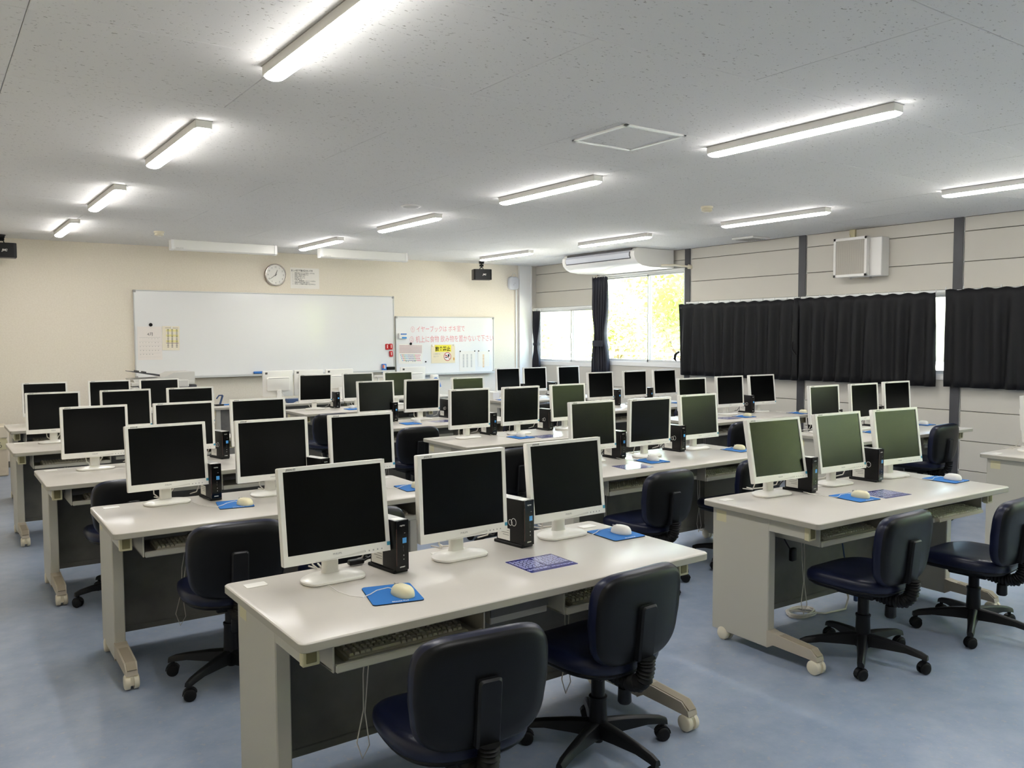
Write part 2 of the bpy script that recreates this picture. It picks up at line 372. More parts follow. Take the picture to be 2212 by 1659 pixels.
# ------------------------------------------------------------ desks
DW, DD, TOP = 1.636, .694, .70
def make_desk():
    r = empty('computer_desk')
    o = rrect(0, DW, 0, DD, .022)
    t = MB(); t.layers([(inset(o, .003), .671), (o, .674), (o, .695)], 'z', DESKEDGE); t.layers([(o, .6949), (o, .697), (inset(o, .003), .70)], 'z', DESKTOP)
    t.build('tabletop', r, 40)
    for sx in (0, 1):
        X = lambda a: DW-a if sx else a
        b2 = lambda q, x0, x1, *a, **k: q.rbox(min(X(x0), X(x1)), max(X(x0), X(x1)), *a, **k)
        l = MB(); b2(l, .035, .083, .30, .655, .045, .672, DESKSTEEL, b=.004)
        b2(l, .037, .081, .10, .31, .606, .671, DESKSTEEL, b=.003)
        lg = l.build('leg', r, 0)
        c = MB(); b2(c, .034, .085, .075, .101, .603, .671, CREAM, b=.002); b2(c, .044, .076, .073, .08, .612, .66, CREAMDARK, b=.002); c.build('end_cap', lg, 0)
        f = MB(); x0, x1 = sorted((X(.033), X(.087)))
        f.loft([[(x0, .305, .045), (x1, .305, .045), (x1, .305, .13), (x0, .305, .13)], [(x0, .27, .068), (x1, .27, .068), (x1, .27, .124), (x0, .27, .124)],
                [(x0, .06, .066), (x1, .06, .066), (x1, .06, .112), (x0, .06, .112)], [(x0+.003, .022, .064), (x1-.003, .022, .064), (x1-.003, .028, .084), (x0+.003, .028, .084)]], FOOT)
        f.loft([[(x0+.008, .235, .121), (x1-.008, .235, .121), (x1-.008, .235, .1235), (x0+.008, .235, .1235)], [(x0+.008, .06, .110), (x1-.008, .06, .110), (x1-.008, .06, .1145), (x0+.008, .06, .1145)],
                [(x0+.008, .030, .085), (x1-.008, .030, .085), (x1-.008, .024, .089), (x0+.008, .024, .089)]], FOOTGRIP)
        f.build('foot', lg, 0)
        for yy in (.045, .585):
            c = MB(); xm = (x0+x1)/2
            c.cyl((xm-.03, yy, .033), (xm-.008, yy, .033), .033, IVORY, n=20, prof=[(0, .027), (.12, .031), (.25, .033), (1, .033)])
            c.cyl((xm+.008, yy, .033), (xm+.03, yy, .033), .033, IVORY, n=20, prof=[(0, .033), (.75, .033), (.88, .031), (1, .027)])
            c.box(xm-.009, xm+.009, yy-.022, yy+.022, .02, .062, IVORY); c.cyl((xm, yy, .05), (xm, yy, .07), .01, LOGOGREY, n=10)
            c.build('caster', lg, 40)
        g = MB(); xa = X(.0345); g.box(min(xa, X(.036)), max(xa, X(.036)), .565, .63, .60, .655, CREAM); g.build('cover_plate', lg, 0)
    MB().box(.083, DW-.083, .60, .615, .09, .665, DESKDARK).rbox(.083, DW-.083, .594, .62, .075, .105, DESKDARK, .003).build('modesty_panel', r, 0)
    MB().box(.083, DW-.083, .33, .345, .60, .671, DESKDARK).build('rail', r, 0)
    MB().rbox(.70, .94, .12, .44, .575, .671, DESKSTEEL, .003).box(.70, .94, .115, .12, .60, .665, DESKDARK).build('cable_box', r, 0)
    for x0, x1 in ((.13, .66), (.99, 1.52)):
        t = MB(); t.box(x0, x1, .10, .40, .562, .567, DESKSTEEL); t.rbox(x0, x0+.006, .09, .40, .56, .671, DESKSTEEL, .001); t.rbox(x1-.006, x1, .09, .40, .56, .671, DESKSTEEL, .001)
        t.rbox(x0+.008, x1-.008, .082, .10, .558, .584, DESKSTEEL, .004)
        t.build('keyboard_tray', r, 0)
    for x, y in ((.085, .615), (.80, .60), (1.545, .612)):
        g = MB(); g.layers([(rrect(x-.036, x+.036, y-.024, y+.024, .006), .7001), (rrect(x-.036, x+.036, y-.024, y+.024, .006), .7022), (rrect(x-.031, x+.031, y-.019, y+.019, .005), .703)], 'z', WHITEPL)
        g.build('cable_cover', r, 0)
    return r
ROW = ['nearest', 'second', 'third', 'fourth', 'farthest']; CN = {'L': 'left', 'M': 'middle', 'R': 'window-side'}
DESKS = {'N': (.812, 2.156, .5, 'L', 0), 'A': (.639, 3.853, -1.0, 'L', 1), 'B': (.549, 5.326, -.3, 'L', 2), 'C': (.519, 7.013, -.1, 'L', 3), 'D': (.624, 8.68, -.2, 'L', 4),
         'R1': (3.197, 2.212, -2.0, 'M', 0), 'M2': (3.244, 3.704, .1, 'M', 1), 'M3': (3.317, 5.309, -.4, 'M', 2), 'M4': (3.22, 6.79, -.4, 'M', 3), 'M5': (3.343, 8.614, -.6, 'M', 4),
         'T1': (6.01, 2.20, 0, 'R', 0), 'T2': (5.95, 3.735, -1.2, 'R', 1), 'T3': (6.0, 5.36, 0, 'R', 2), 'T4': (6.16, 6.87, 0, 'R', 3), 'T5': (5.99, 8.61, 0, 'R', 4)}
def dl(k):
    x, y, a, c, r = DESKS[k]; return '%s desk of the %s column' % (ROW[r], CN[c])
def dpt(k, u, v):
    x, y, a, _, _ = DESKS[k]; a = radians(a); return (x+u*cos(a)-v*sin(a), y+u*sin(a)+v*cos(a))
dp = make_desk(); first = True
for k, (x, y, a, c, r) in DESKS.items():
    o = dp if first else copy_tree(dp); first = False
    o.location = (x, y, 0); o.rotation_euler.z = radians(a)
    tag(o, 'long light grey rolling computer desk, the %s one of the %s column' % (ROW[r], CN[c]), 'desk', 'student computer desks')
for i, x in enumerate((2.79, 4.44)):
    o = copy_tree(dp); o.location = (x+DW, 10.04+DD, 0); o.rotation_euler.z = pi
    tag(o, 'light grey desk seen from behind, %s of two before the whiteboard' % ('left' if i == 0 else 'right'), 'desk', 'teacher desks before the whiteboard')
# ------------------------------------------------------------ monitors
def make_monitor():
    r = empty('monitor'); w, h = .386, .323
    hd = MB(); s = .0
    hd.rbox(-w/2, w/2, .004, .03, -h/2, h/2, MONWHITE, .005, 2)
    sx, s0, s1 = .177, -h/2+.034, h/2-.014
    for q in ((-w/2, -sx, -h/2, h/2), (sx, w/2, -h/2, h/2), (-sx, sx, s1, h/2), (-sx, sx, -h/2, s0)):
        hd.box(q[0]+(.001 if q[0] == -w/2 else 0), q[1]-(.001 if q[1] == w/2 else 0), 0, .008, q[2]+(.001 if q[2] == -h/2 else 0), q[3]-(.001 if q[3] == h/2 else 0), MONWHITE)
    o = rrect(-.15, .15, -.09, .08, .02); hd.layers([(o, .029), (inset(o, .003), .056), (inset(o, .012), .06)], 'y', MONWHITE)
    hd.box(-.13, .13, .0601, .061, .068, .072, DKPRINT)
    head = hd.build('housing', r, 40); head.location = (0, 0, .243)
    MB().box(-sx, sx, .0035, .005, s0, s1, SCREEN).build('screen', head, 0)
    st = MB(); st.box(w/2-.013, w/2-.001, -.0006, .0002, s0-.014, s0-.001, STICKTEAL); st.build('energy_sticker', head, 0)
    bt = MB()
    for k in range(5): bt.cyl((.095+.016*k, -.0004, -h/2+.012), (.095+.016*k, .0004, -h/2+.012), .0028, LOGOGREY, n=8)
    bt.build('button_marks', head, 0)
    curve = MB(); n = 10
    top = [(-.085+.18*k/n, -h/2+.005+.012*(k/n)**2) for k in range(n+1)]; bot = [(-.085+.18*k/n, -h/2+.002+.006*(k/n)**2) for k in range(n+1)]
    curve.loft([[(x, -.0006, z) for x, z in top+bot[::-1]], [(x, .0004, z) for x, z in top+bot[::-1]]], mat('bezel_curve', 'dcd8cf', .3)); curve.build('bezel_curve', head, 0)
    put(MON_T1, 'maker_name', head, (-.022, -.0006, -h/2+.017), UPRIGHT)
    put(MON_T2, 'model_name', head, (-w/2+.026, -.0006, h/2-.0105), UPRIGHT)
    MB().box(.135, .165, .0305, .0312, .12, .145, DKPRINT).build('rating_label', head, 0)
    nk = MB(); o = rrect(-.028, .028, .045, .078, .012); nk.layers([(inset(o, -.004), .010), (o, .03), (o, .165)], 'z', MONWHITE); nk.build('neck', r, 40)
    n = 40; out = []
    for k in range(n):
        t = 2*pi*k/n; x = .113*cos(t); yy = .088*sin(t)
        out.append((x, max(yy, -.058)+.035))
    bs = MB(); bs.layers([(inset(out, .004), 0), (out, .004), (out, .010), (inset(out, .006), .014), (inset(out, .05), .020), (inset(out, .075), .022)], 'z', MONWHITE); bs.build('base', r, 40)
    cb = MB(); cb.tube([(.02, .05, .15), (.03, .085, .11), (.05, .10, .06), (.03, .13, .02), (.02, .19, .006), (.03, .24, .004)], .0035, CABLE); cb.tube([(-.03, .05, .15), (-.05, .09, .10), (-.04, .12, .04), (-.0, .17, .006), (-.01, .23, .004)], .003, CABLE)
    cb.build('cable', r, 60)
    return r
MON_T1 = text_mesh('PHILIPS', .0085, LOGOGREY, bold=.0002, width=1.15)
MON_T2 = text_mesh('JDDN-02', .0085, DKPRINT, bold=.0002, shear=.2)
MON = {
'N1a':(1.131,2.648,0.4,7.3),'N1b':(1.638,2.644,0.8,2.8),'N1c':(2.157,2.676,0.1,6.4),'R1a':(3.593,2.734,-4.9,10.9),'R1b':(4.127,2.723,-3.3,8.4),'R1c':(4.616,2.678,-6.9,8.0),
'A1':(0.985,4.379,2.7,6.8),'A2':(1.493,4.303,-0.3,4.0),'A3':(1.998,4.295,-0.8,4.3),'B1':(0.879,5.811,-0.2,4.0),'B2':(1.411,5.771,1.3,3.5),'B3':(1.909,5.782,-0.7,4.0),
'C1':(0.839,7.479,-0.4,4.0),'C2':(1.366,7.458,0.0,4.0),'C3':(1.877,7.451,0.1,4.0),'D1':(0.960,9.152,0.4,4.0),'D2':(1.527,9.145,0.2,4.1),'D3':(1.998,9.147,0.3,4.0),
'M2a':(3.585,4.175,0.1,3.1),'M2b':(4.055,4.128,-0.3,-1.2),'M2c':(4.607,4.189,0.1,4.5),'M3a':(3.626,5.750,0.3,0.1),'M3b':(4.123,5.731,1.1,-1.4),'M3c':(4.678,5.782,-0.6,4.0),
'M4a':(3.573,7.360,-1.4,4.0),'M4b':(4.052,7.308,-2.3,-2.9),'M4c':(4.622,7.360,-1.1,4.0),'M5a':(3.656,9.086,-3.0,-2.9),'M5b':(4.182,9.084,-1.1,3.3),'M5c':(4.715,9.090,-0.3,4.1),
'T2a':(6.224,4.264,-2.9,4.2),'T2b':(6.722,4.211,-2.5,4.0),'T2c':(7.244,4.215,-3.1,4.0),'T3a':(6.284,5.807,-2.2,4.0),'T3b':(6.873,5.831,-4.1,3.8),'T3c':(7.378,5.820,-3.9,6.3),
'T4a':(6.466,7.400,-0.9,3.8),'T4b':(7.016,7.403,0.7,2.4),'T4c':(7.523,7.408,-0.8,4.8),'T5a':(6.339,9.102,0.0,4.1),'T5b':(6.778,9.097,-0.3,3.7),'T5c':(7.358,9.092,0.5,4.0),
'T1a':(6.40,2.68,-2,5)}
POSN = {'a': 'left', 'b': 'middle', 'c': 'right', '1': 'left', '2': 'middle', '3': 'right'}
def dkey(k):
    for c in (k[:-1], k[0]):
        if c in DESKS: return c
    return 'N'
mp = make_monitor(); first = True
for k, (x, y, a, t) in MON.items():
    o = mp if first else copy_tree(mp); first = False
    o.location = (x, y, TOP); o.rotation_euler.z = radians(a)
    for c in o.children:
        if c.name.startswith('housing'): c.rotation_euler.x = -radians(t)
    tag(o, 'white dark-screened monitor, the %s one on the %s' % (POSN[k[-1]] if k != 'T1a' else 'only', dl(dkey(k))), 'monitor', 'white student monitors')
for n, (x, z) in enumerate(((3.655, 1), (4.06, 1), (4.48, 1), (5.57, 1))):
    o = copy_tree(mp); o.location = (x, 10.34, TOP); o.rotation_euler.z = pi
    for c in o.children:
        if c.name.startswith('housing'): c.rotation_euler.x = -radians(3)
    tag(o, 'white monitor showing its back before the whiteboard, %s' % ['first from the left', 'second from the left', 'third from the left', 'rightmost, standing apart below the handwriting'][n], 'monitor', 'monitors turned backwards on the teacher desks')
# ------------------------------------------------------------ small computers
def make_pc():
    r = empty('desktop_computer'); w, d, h = .053, .165, .188
    MB().rbox(-w/2, w/2, .006, d, .012, h, BLACKPL, .003, 2).build('case', r, 40)
    MB().box(-w/2+.001, w/2-.001, .012, d-.004, h, h+.0006, SILVER).build('top_cover', r, 0)
    f = MB(); f.rbox(-w/2, w/2, 0, .008, .010, h+.001, BLACKGLOSS, .002); f.build('front_panel', r, 40)
    MB().box(-w/2-.0003, -w/2+.0015, -.0002, .0005, .03, .16, REDTRIM).build('trim_line', r, 0)
    MB().rbox(-w/2-.004, w/2+.004, .012, d+.012, 0, .012, RUBBER, .002).build('stand', r, 0)
    MB().rbox(-.001, .016, -.0006, 0, .107, .126, STICKBLUE, .0002).build('chip_sticker', r, 0)
    MB().box(-w/2-.0006, -w/2, .085, .157, .018, .066, STICKER).build('asset_label', r, 0)
    lt = MB()
    for q in range(3): lt.box(-w/2-.0009, -w/2-.0006, .09, .15-.012*q, .056-.009*q, .059-.009*q, LOGOGREY)
    lt.build('label_lines', r, 0)
    ls = MB(); ls.box(-.018, .018, .018, .05, h+.0006, h+.0011, STICKER); ls.build('top_label', r, 0)
    put(PC_T1, 'maker_name', r, (-.012, -.0006, h-.020), UPRIGHT); put(PC_T2, 'model_name', r, (-.013, -.0006, .022), UPRIGHT)
    e = MB()
    for dy, dz, rr in ((.062, .096, .0135), (.082, .092, .0105)):
        pts = [(-w/2-.0004, dy+rr*cos(2*pi*q/20), dz+1.1*rr*sin(2*pi*q/20)) for q in range(21)]; e.tube(pts, .0011, STICKER, n=5)
    e.build('ring_emblem', r, 0)
    p = MB()
    for zz in (.05, .064): p.cyl((.004, -.0003, zz), (.004, .0003, zz), .0022, LOGOGREY, n=8)
    for zz in (.078, .09): p.box(.002, .0035, -.0003, .0003, zz, zz+.009, DKPRINT)
    p.box(.006, .0115, -.0003, .0003, .142, .1435, LOGOGREY)
    p.build('ports', r, 0)
    c = MB(); c.tube([(.01, d, .05), (.012, d+.03, .045), (.0, d+.05, .015), (.02, d+.10, .006)], .003, CABLEB); c.tube([(-.01, d, .09), (-.015, d+.035, .07), (-.03, d+.05, .02), (-.05, d+.09, .005)], .003, CABLE)
    c.rbox(-.022, -.004, d, d+.022, .10, .112, STICKBLUE, .001); c.build('cable', r, 60)
    return r
PC_T1 = text_mesh('FUJITSU', .0065, STICKER, bold=.0001, width=.95); PC_T2 = text_mesh('ESPRIMO', .0055, STICKER, bold=.0002, shear=.15)
PCS = {'N1': (1.360, 2.607, 8), 'N2': (1.930, 2.631, 8), 'R1': (3.815, 2.665, 3), 'R2': (4.395, 2.645, 3), 'A1': (1.206, 4.335, 4), 'A2': (1.732, 4.18, 16), 'B1': (1.14, 5.79, 3), 'B2': (1.68, 5.785, 12),
       'M21': (3.84, 4.165, 2), 'M22': (4.42, 4.168, 2), 'M31': (3.903, 5.81, 2), 'M32': (4.49, 5.795, 2), 'M41': (3.757, 7.315, 0), 'M42': (4.38, 7.32, 2), 'M51': (3.93, 9.10, 0),
       'T21': (6.43, 4.25, 2), 'T22': (7.03, 4.23, 2), 'T31': (6.55, 5.80, 0), 'T32': (7.20, 5.80, 0), 'T41': (6.755, 7.40, 0), 'T42': (7.29, 7.41, 0), 'T51': (6.57, 9.08, 0), 'T52': (7.13, 9.10, 0),
       'C1': (1.10, 7.47, 2), 'C2': (1.62, 7.47, 2)}
pp = make_pc(); first = True
for k, (x, y, a) in PCS.items():
    o = pp if first else copy_tree(pp); first = False
    o.location = (x, y, TOP); o.rotation_euler.z = radians(a)
    dk = k[:-1] if k[:-1] in DESKS else k
    if k in ('R1', 'R2'): dk = 'R1'
    dk = dk if dk in DESKS else 'N'
    tag(o, 'slim black upright computer, %s one on the %s' % ('left' if k[-1] == '1' else 'right', dl(dk)), 'computer', 'slim black computers between the monitors')
# ------------------------------------------------------------ mouse pads and mice
def make_pad():
    o = rrect(-.082, .082, -.098, .098, .012); r = empty('mouse_pad')
    b = MB(); b.layers([(o, 0), (o, .0035)], 'z', PADBLACK); b.build('base', r, 0)
    b = MB(); b.layers([(o, .0035), (inset(o, .001), .0045)], 'z', PADBLUE); b.build('cloth', r, 0)
    put(PAD_T, 'print', r, (-.02, -.09, .0047), (0, 0, 0)); return r
PAD_T = text_mesh('Mouse Pad', .012, STICKER, bold=.0004)
def make_mouse(m, nm):
    r = empty('mouse'); b = MB(); rings = []
    for j in range(9):
        t = j/8; z = .033*sin(t*pi/2); s = cos(t*pi/2)**.55 if j < 8 else 0.06
        rings.append([(.0275*s*math.copysign(abs(cos(a))**.8, cos(a))*(1-.10*sin(a)), (.049*s*math.copysign(abs(sin(a))**.8, sin(a))) - .006*t, z+.002) for a in [2*pi*k/24 for k in range(24)]])
    rings.insert(0, [(x*.96, y*.97, 0) for x, y, z in rings[0]])
    b.loft(rings, m); b.build('shell', r, 60)
    w = MB(); w.cyl((-.003, .022, .0285), (.003, .022, .0285), .006, LOGOGREY, n=12); w.box(-.0004, .0004, .012, .045, .018, .0305, LOGOGREY); w.build('scroll_wheel', r, 40)
    c = MB(); c.tube([(0, .047, .010), (-.01, .065, .012), (-.04, .085, .005), (-.075, .07, .003), (-.11, .06, .003), (-.13, .10, .003), (-.135, .17, .003), (-.12, .25, .003)], .0017, WHITEPL, n=6); c.build('cable', r, 60)
    return r
pad = make_pad(); mw = make_mouse(MOUSEW, 'white'); my = make_mouse(MOUSEY, 'aged'); used = {}
PADS = {'N1': (1.217, 2.41, -14, 1.235, 2.375, 8, 'y'), 'N2': (2.355, 2.60, -3, 2.374, 2.59, 8, 'w'), 'R1': (3.865, 2.47, -6, 3.885, 2.45, 0, 'y'), 'R2': (4.755, 2.47, 0, 4.775, 2.44, 0, 'w'),
        'A1': (1.25, 4.18, -10, 1.282, 4.13, 20, 'y'), 'A2': (2.19, 4.06, -5, 2.20, 4.03, 10, 'y'), 'M21': (3.925, 3.985, -5, 3.936, 3.985, 0, 'w'), 'M22': (4.80, 4.0, 0, 4.816, 4.0, 0, 'y'),
        'M31': (3.99, 5.56, 0, 4.005, 5.58, 5, 'w'), 'T31': (6.81, 5.60, -4, 6.84, 5.58, 0, 'y'), 'T32': (7.56, 5.50, 0, 7.60, 5.47, 0, 'y'), 'T42': (7.55, 7.20, 0, 7.58, 7.2, 0, 'w'),
        'T51': (6.15, 8.92, 0, 6.17, 8.92, 0, 'w'), 'M41': (3.78, 7.06, -6, 3.87, 7.10, 0, 'w'), 'M51': (4.01, 8.86, -4, 4.03, 8.95, 0, 'w'), 'T22': (7.50, 4.13, 0, 7.49, 4.11, 0, 'w'), 'T21': (6.58, 4.02, 0, 6.58, 4.0, 0, 'w'),
        'B1': (1.18, 5.58, 0, 1.19, 5.56, 0, 'w'), 'C1': (1.13, 7.25, 0, 1.14, 7.23, 0, 'w'), 'D1': (1.28, 8.95, 0, 1.29, 8.93, 0, 'w')}
for k, (x, y, a, mx, my_, ma, c) in PADS.items():
    dk = k[:-1] if k[:-1] in DESKS else ('R1' if k[0] == 'R' else 'N')
    side = 'left' if k[-1] == '1' else 'right'
    o = pad if 'p' not in used else copy_tree(pad); used['p'] = 1
    o.location = (x, y, TOP); o.rotation_euler.z = radians(a)
    tag(o, 'blue mouse pad at the %s seat of the %s' % (side, dl(dk)), 'mouse pad', 'blue mouse pads')
    src = mw if c == 'w' else my
    o = src if c not in used else copy_tree(src); used[c] = 1
    o.location = (mx, my_, TOP+.0045); o.rotation_euler.z = radians(ma)
    tag(o, '%s mouse on the pad at the %s seat, %s' % ('white' if c == 'w' else 'yellowed ivory', side, dl(dk)), 'mouse', 'mice on the blue pads')
# instruction sheets
def make_sheet():
    r = empty('instruction_sheet'); w, h = .105, .085
    MB().layers([(rrect(-w, w, -h, h, .004), 0), (rrect(-w, w, -h, h, .004), .0009)], 'z', NAVYSHEET).build('card', r, 0)
    p = MB(); z = .00095; rr = random.Random(3)
    for i in range(13):
        y = h-.022-.0105*i
        for x0, x1 in ((-w+.006, -.004), (.002, w-.006)):
            if (i > 9 and x0 > 0 and i < 12) or (i == 10 and x0 < 0): continue
            x = x0
            while x < x1-.008:
                l = rr.uniform(.008, .022); p.add([(x, y, z), (min(x+l, x1), y, z), (min(x+l, x1), y+.0052, z), (x, y+.0052, z)], [(0, 1, 2, 3)], SHEETWHITE); x += l+.003
    p.build('print', r, 0); return r
sp = make_sheet(); first = True
for k, x, y, a in (('N', 1.835, 2.428, -1), ('R1', 4.09, 2.44, -5), ('M2', 3.665, 3.89, -6), ('M3', 4.2, 5.49, 0), ('T3', 6.57, 5.60, 0), ('M4', 4.13, 7.09, 0)):
    o = sp if first else copy_tree(sp); first = False
    o.location = (x, y, TOP); o.rotation_euler.z = radians(a)
    tag(o, 'navy printed instruction card lying on the %s' % dl(k), 'card', 'navy instruction cards')
# ------------------------------------------------------------ keyboards
def make_keyboard():
    r = empty('keyboard'); w, d = .21, .07
    b = MB(); b.loft([[(-w, -d, 0), (w, -d, 0), (w, d, 0), (-w, d, 0)], [(-w, -d, .012), (w, -d, .012), (w, d, .024), (-w, d, .024)], [(-w+.004, -d+.004, .015), (w-.004, -d+.004, .015), (w-.004, d-.004, .027), (-w+.004, d-.004, .027)]], KEYB); b.build('case', r, 0)
    kb = MB(); 
    for i in range(6):
        y = -d+.012+.0205*i; z = .0155+.0118*(y+d)/(2*d)
        x = -w+.008
        while x < w-.018:
            l = .10 if (i == 0 and -w+.075 < x < -w+.09) else .0158
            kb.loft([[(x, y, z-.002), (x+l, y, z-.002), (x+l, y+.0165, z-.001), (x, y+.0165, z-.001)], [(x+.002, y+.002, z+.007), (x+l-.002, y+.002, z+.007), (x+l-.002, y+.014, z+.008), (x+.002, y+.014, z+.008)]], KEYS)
            x += l+.0028
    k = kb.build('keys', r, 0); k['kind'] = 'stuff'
    return r
KBC = [(-.02, .07, .012), (-.02, .16, .02), (-.02, .20, -.03), (-.05, .17, -.15), (-.06, .15, -.26), (-.09, .14, -.36), (-.07, .14, -.42), (-.045, .14, -.38), (-.055, .15, -.27), (-.03, .17, -.12), (-.01, .19, -.05)]
kp = make_keyboard(); first = True
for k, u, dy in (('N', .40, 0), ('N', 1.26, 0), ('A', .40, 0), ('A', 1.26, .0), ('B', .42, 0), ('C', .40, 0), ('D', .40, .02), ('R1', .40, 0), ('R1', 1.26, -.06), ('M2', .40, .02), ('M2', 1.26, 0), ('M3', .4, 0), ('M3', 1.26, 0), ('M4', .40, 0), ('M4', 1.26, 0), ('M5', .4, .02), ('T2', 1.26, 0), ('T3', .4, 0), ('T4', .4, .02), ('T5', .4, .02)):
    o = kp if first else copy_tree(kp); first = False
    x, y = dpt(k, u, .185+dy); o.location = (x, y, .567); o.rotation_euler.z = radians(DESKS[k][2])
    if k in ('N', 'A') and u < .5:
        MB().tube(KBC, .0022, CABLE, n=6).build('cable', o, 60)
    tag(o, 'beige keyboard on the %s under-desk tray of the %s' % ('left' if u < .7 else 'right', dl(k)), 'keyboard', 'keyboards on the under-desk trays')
# ------------------------------------------------------------ chairs
def make_chair():
    r = empty('swivel_chair')
    o = []
    n = 48
    for k in range(n):
        t = 2*pi*k/n; e = .62
        x = .212*math.copysign(abs(cos(t))**e, cos(t)); y = .205*math.copysign(abs(sin(t))**e, sin(t)); x *= 1-.06*(y/.205 < 0)*abs(y/.205)**2
        o.append((x, y+.02))
    def dome(lay, m, f):
        s = MB(); rings = []
        for oo, z in lay: rings.append([(x, y, z+f(x, y)) for x, y in oo])
        s.loft(rings, m); return s
    sag = lambda x, y: -.10*max(0, y-.10)**1.2 + .035*(x/.21)**2*.35
    dome([(inset(o, .012), .403), (o, .412), (inset(o, -.003), .43), (o, .448), (inset(o, .012), .460), (inset(o, .035), .466), (inset(o, .09), .468), (inset(o, .16), .467)], VINYL, sag).build('seat', r, 60)
    dome([(inset(o, .06), .380), (inset(o, .02), .388), (inset(o, .004), .402), (inset(o, .006), .412)], CHAIRPL, sag).build('seat_shell', r, 60)
    # backrest outline in x,z (top wide, bottom rounder)
    bo = []
    for k in range(n):
        t = 2*pi*k/n; e = .42 if sin(t) > 0 else .60
        bo.append((.208*math.copysign(abs(cos(t))**e, cos(t))*(1-.03*(sin(t) < 0)), .166*math.copysign(abs(sin(t))**e, sin(t))+.608))
    def bk(lay, m):
        s = MB(); s.loft([[(x, d+.35*x*x-.10*(z-.62), z) for x, z in oo] for oo, d in lay], m); return s
    bk([(inset(bo, .004), -.214), (bo, -.205), (inset(bo, -.002), -.19), (inset(bo, .004), -.175), (inset(bo, .022), -.163), (inset(bo, .06), -.158), (inset(bo, .12), -.157)], VINYL).build('backrest', r, 60)
    bk([(inset(bo, .13), -.236), (inset(bo, .05), -.234), (inset(bo, .018), -.230), (inset(bo, .004), -.219), (inset(bo, .004), -.209)], CHAIRSHELL).build('back_shell', r, 60)
    s = MB(); sp_ = rrect(-.036, .036, .458, .655, [.012, .012, .006, .006])
    s.loft([[(x, d-.10*(z-.62), z) for x, z in oo] for oo, d in ((sp_, -.225), (sp_, -.250), (inset(sp_, .006), -.257))], CHAIRPL); s.build('spine', r, 40)
    pts = []; rs = []
    path = [(-.238, .47), (-.238, .435), (-.228, .395), (-.20, .367), (-.16, .358), (-.11, .36), (-.06, .366)]
    for i in range(len(path)-1):
        for q in range(6):
            t = q/6; pts.append((0, path[i][0]*(1-t)+path[i+1][0]*t, path[i][1]*(1-t)+path[i+1][1]*t)); rs.append(.032 if q % 2 == 0 else .025)
    MB().tube(pts, rs, RUBBER, n=14).build('bellows', r, 25)
    MB().rbox(-.075, .075, -.09, .10, .352, .385, CHAIRPL, .006).build('mechanism', r, 0)
    MB().cyl((0, -.135, .345), (0, -.135, .275), .024, CHAIRPL, n=18, prof=[(0, .012), (.2, .012), (.22, .023), (.9, .025), (1, .02)]).build('tension_knob', r, 40)
    MB().tube([(.03, .02, .37), (.15, .03, .365), (.19, .035, .36)], [.005, .005, .009], CHAIRPL).build('lever', r, 40)
    c = MB(); c.cyl((0, 0, .05), (0, 0, .355), .03, CHAIRPL, n=20, prof=[(0, .018), (.06, .018), (.07, .036), (.30, .034), (.58, .031), (.6, .034), (.63, .034), (.64, .025), (1, .025)]); c.build('gas_column', r, 40)
    for k in range(5):
        a = radians(72*k+18); lg = MB(); rings = []
        for t, hw, z0, z1 in ((.02, .026, .070, .128), (.10, .022, .075, .122), (.20, .018, .078, .108), (.26, .017, .070, .096), (.288, .014, .062, .084)):
            rings.append([(t, -hw, z0), (t, hw, z0), (t, hw*.8, z1-.006), (t, hw*.4, z1), (t, -hw*.4, z1), (t, -hw*.8, z1-.006)])
        lg.loft(rings, CHAIRPL); L = lg.build('base_leg', r, 40); L.rotation_euler.z = a
        cs = MB(); ca = (k*1.9) % 3.1; X, Y = cos(ca), sin(ca)
        for sgn in (-1, 1):
            p = Vector((.272+sgn*X*.006, sgn*Y*.006, .026)); q = Vector((.272+sgn*X*.022, sgn*Y*.022, .026))
            cs.cyl(p, q, .026, RUBBER, n=18, prof=[(0, .026), (.7, .026), (.9, .023), (1, .018)])
        cs.cyl((.272, 0, .02), (.272, 0, .072), .009, CHAIRPL, n=10)
        hd = []
        for q in range(9): t = radians(20+160*q/8); hd.append((t))
        cs.loft([[Vector((.272, 0, .026))+Vector((X*s_*.012, Y*s_*.012, 0))+Vector((-Y*cos(t)*rr, X*cos(t)*rr, sin(t)*rr)) for t, rr in [(t, .031) for t in hd]+[(t, .027) for t in hd[::-1]]] for s_ in (-1, 1)], CHAIRPL)
        cs.build('caster', L, 40)
    return r
CH = [('N', 'left', 1.25, 2.09, 7, -.04, 30), ('N', 'right', 1.985, 2.285, -3, 0, 7), ('R1', 'left', 3.595, 2.24, -1, 0, 18), ('R1', 'right', 4.39, 2.12, -2, -.012, 10), ('A', 'left', 1.10, 3.78, 6, .012, 29), ('A', 'right', 1.66, 3.75, 0, 0, 0),
      ('B', 'left', .95, 5.31, 0, 0, -5), ('M2', 'left', 3.58, 3.69, -3, 0, 0), ('M2', 'right', 4.45, 3.72, 0, 0, 0), ('M3', 'left', 3.47, 5.06, 0, 0, 0), ('M4', 'left', 3.56, 6.70, 0, 0, 0), ('M4', 'right', 4.72, 6.75, 0, 0, 0),
      ('M5', 'left', 3.47, 8.39, 0, 0, 0), ('T2', 'right', 6.90, 3.80, -2, .055, 0), ('T3', 'left', 6.2, 5.28, 0, 0, 0), ('T4', 'right', 7.08, 6.80, 0, 0, 0), ('T5', 'left', 6.05, 8.1, 0, 0, 0)]
cp = make_chair(); first = True
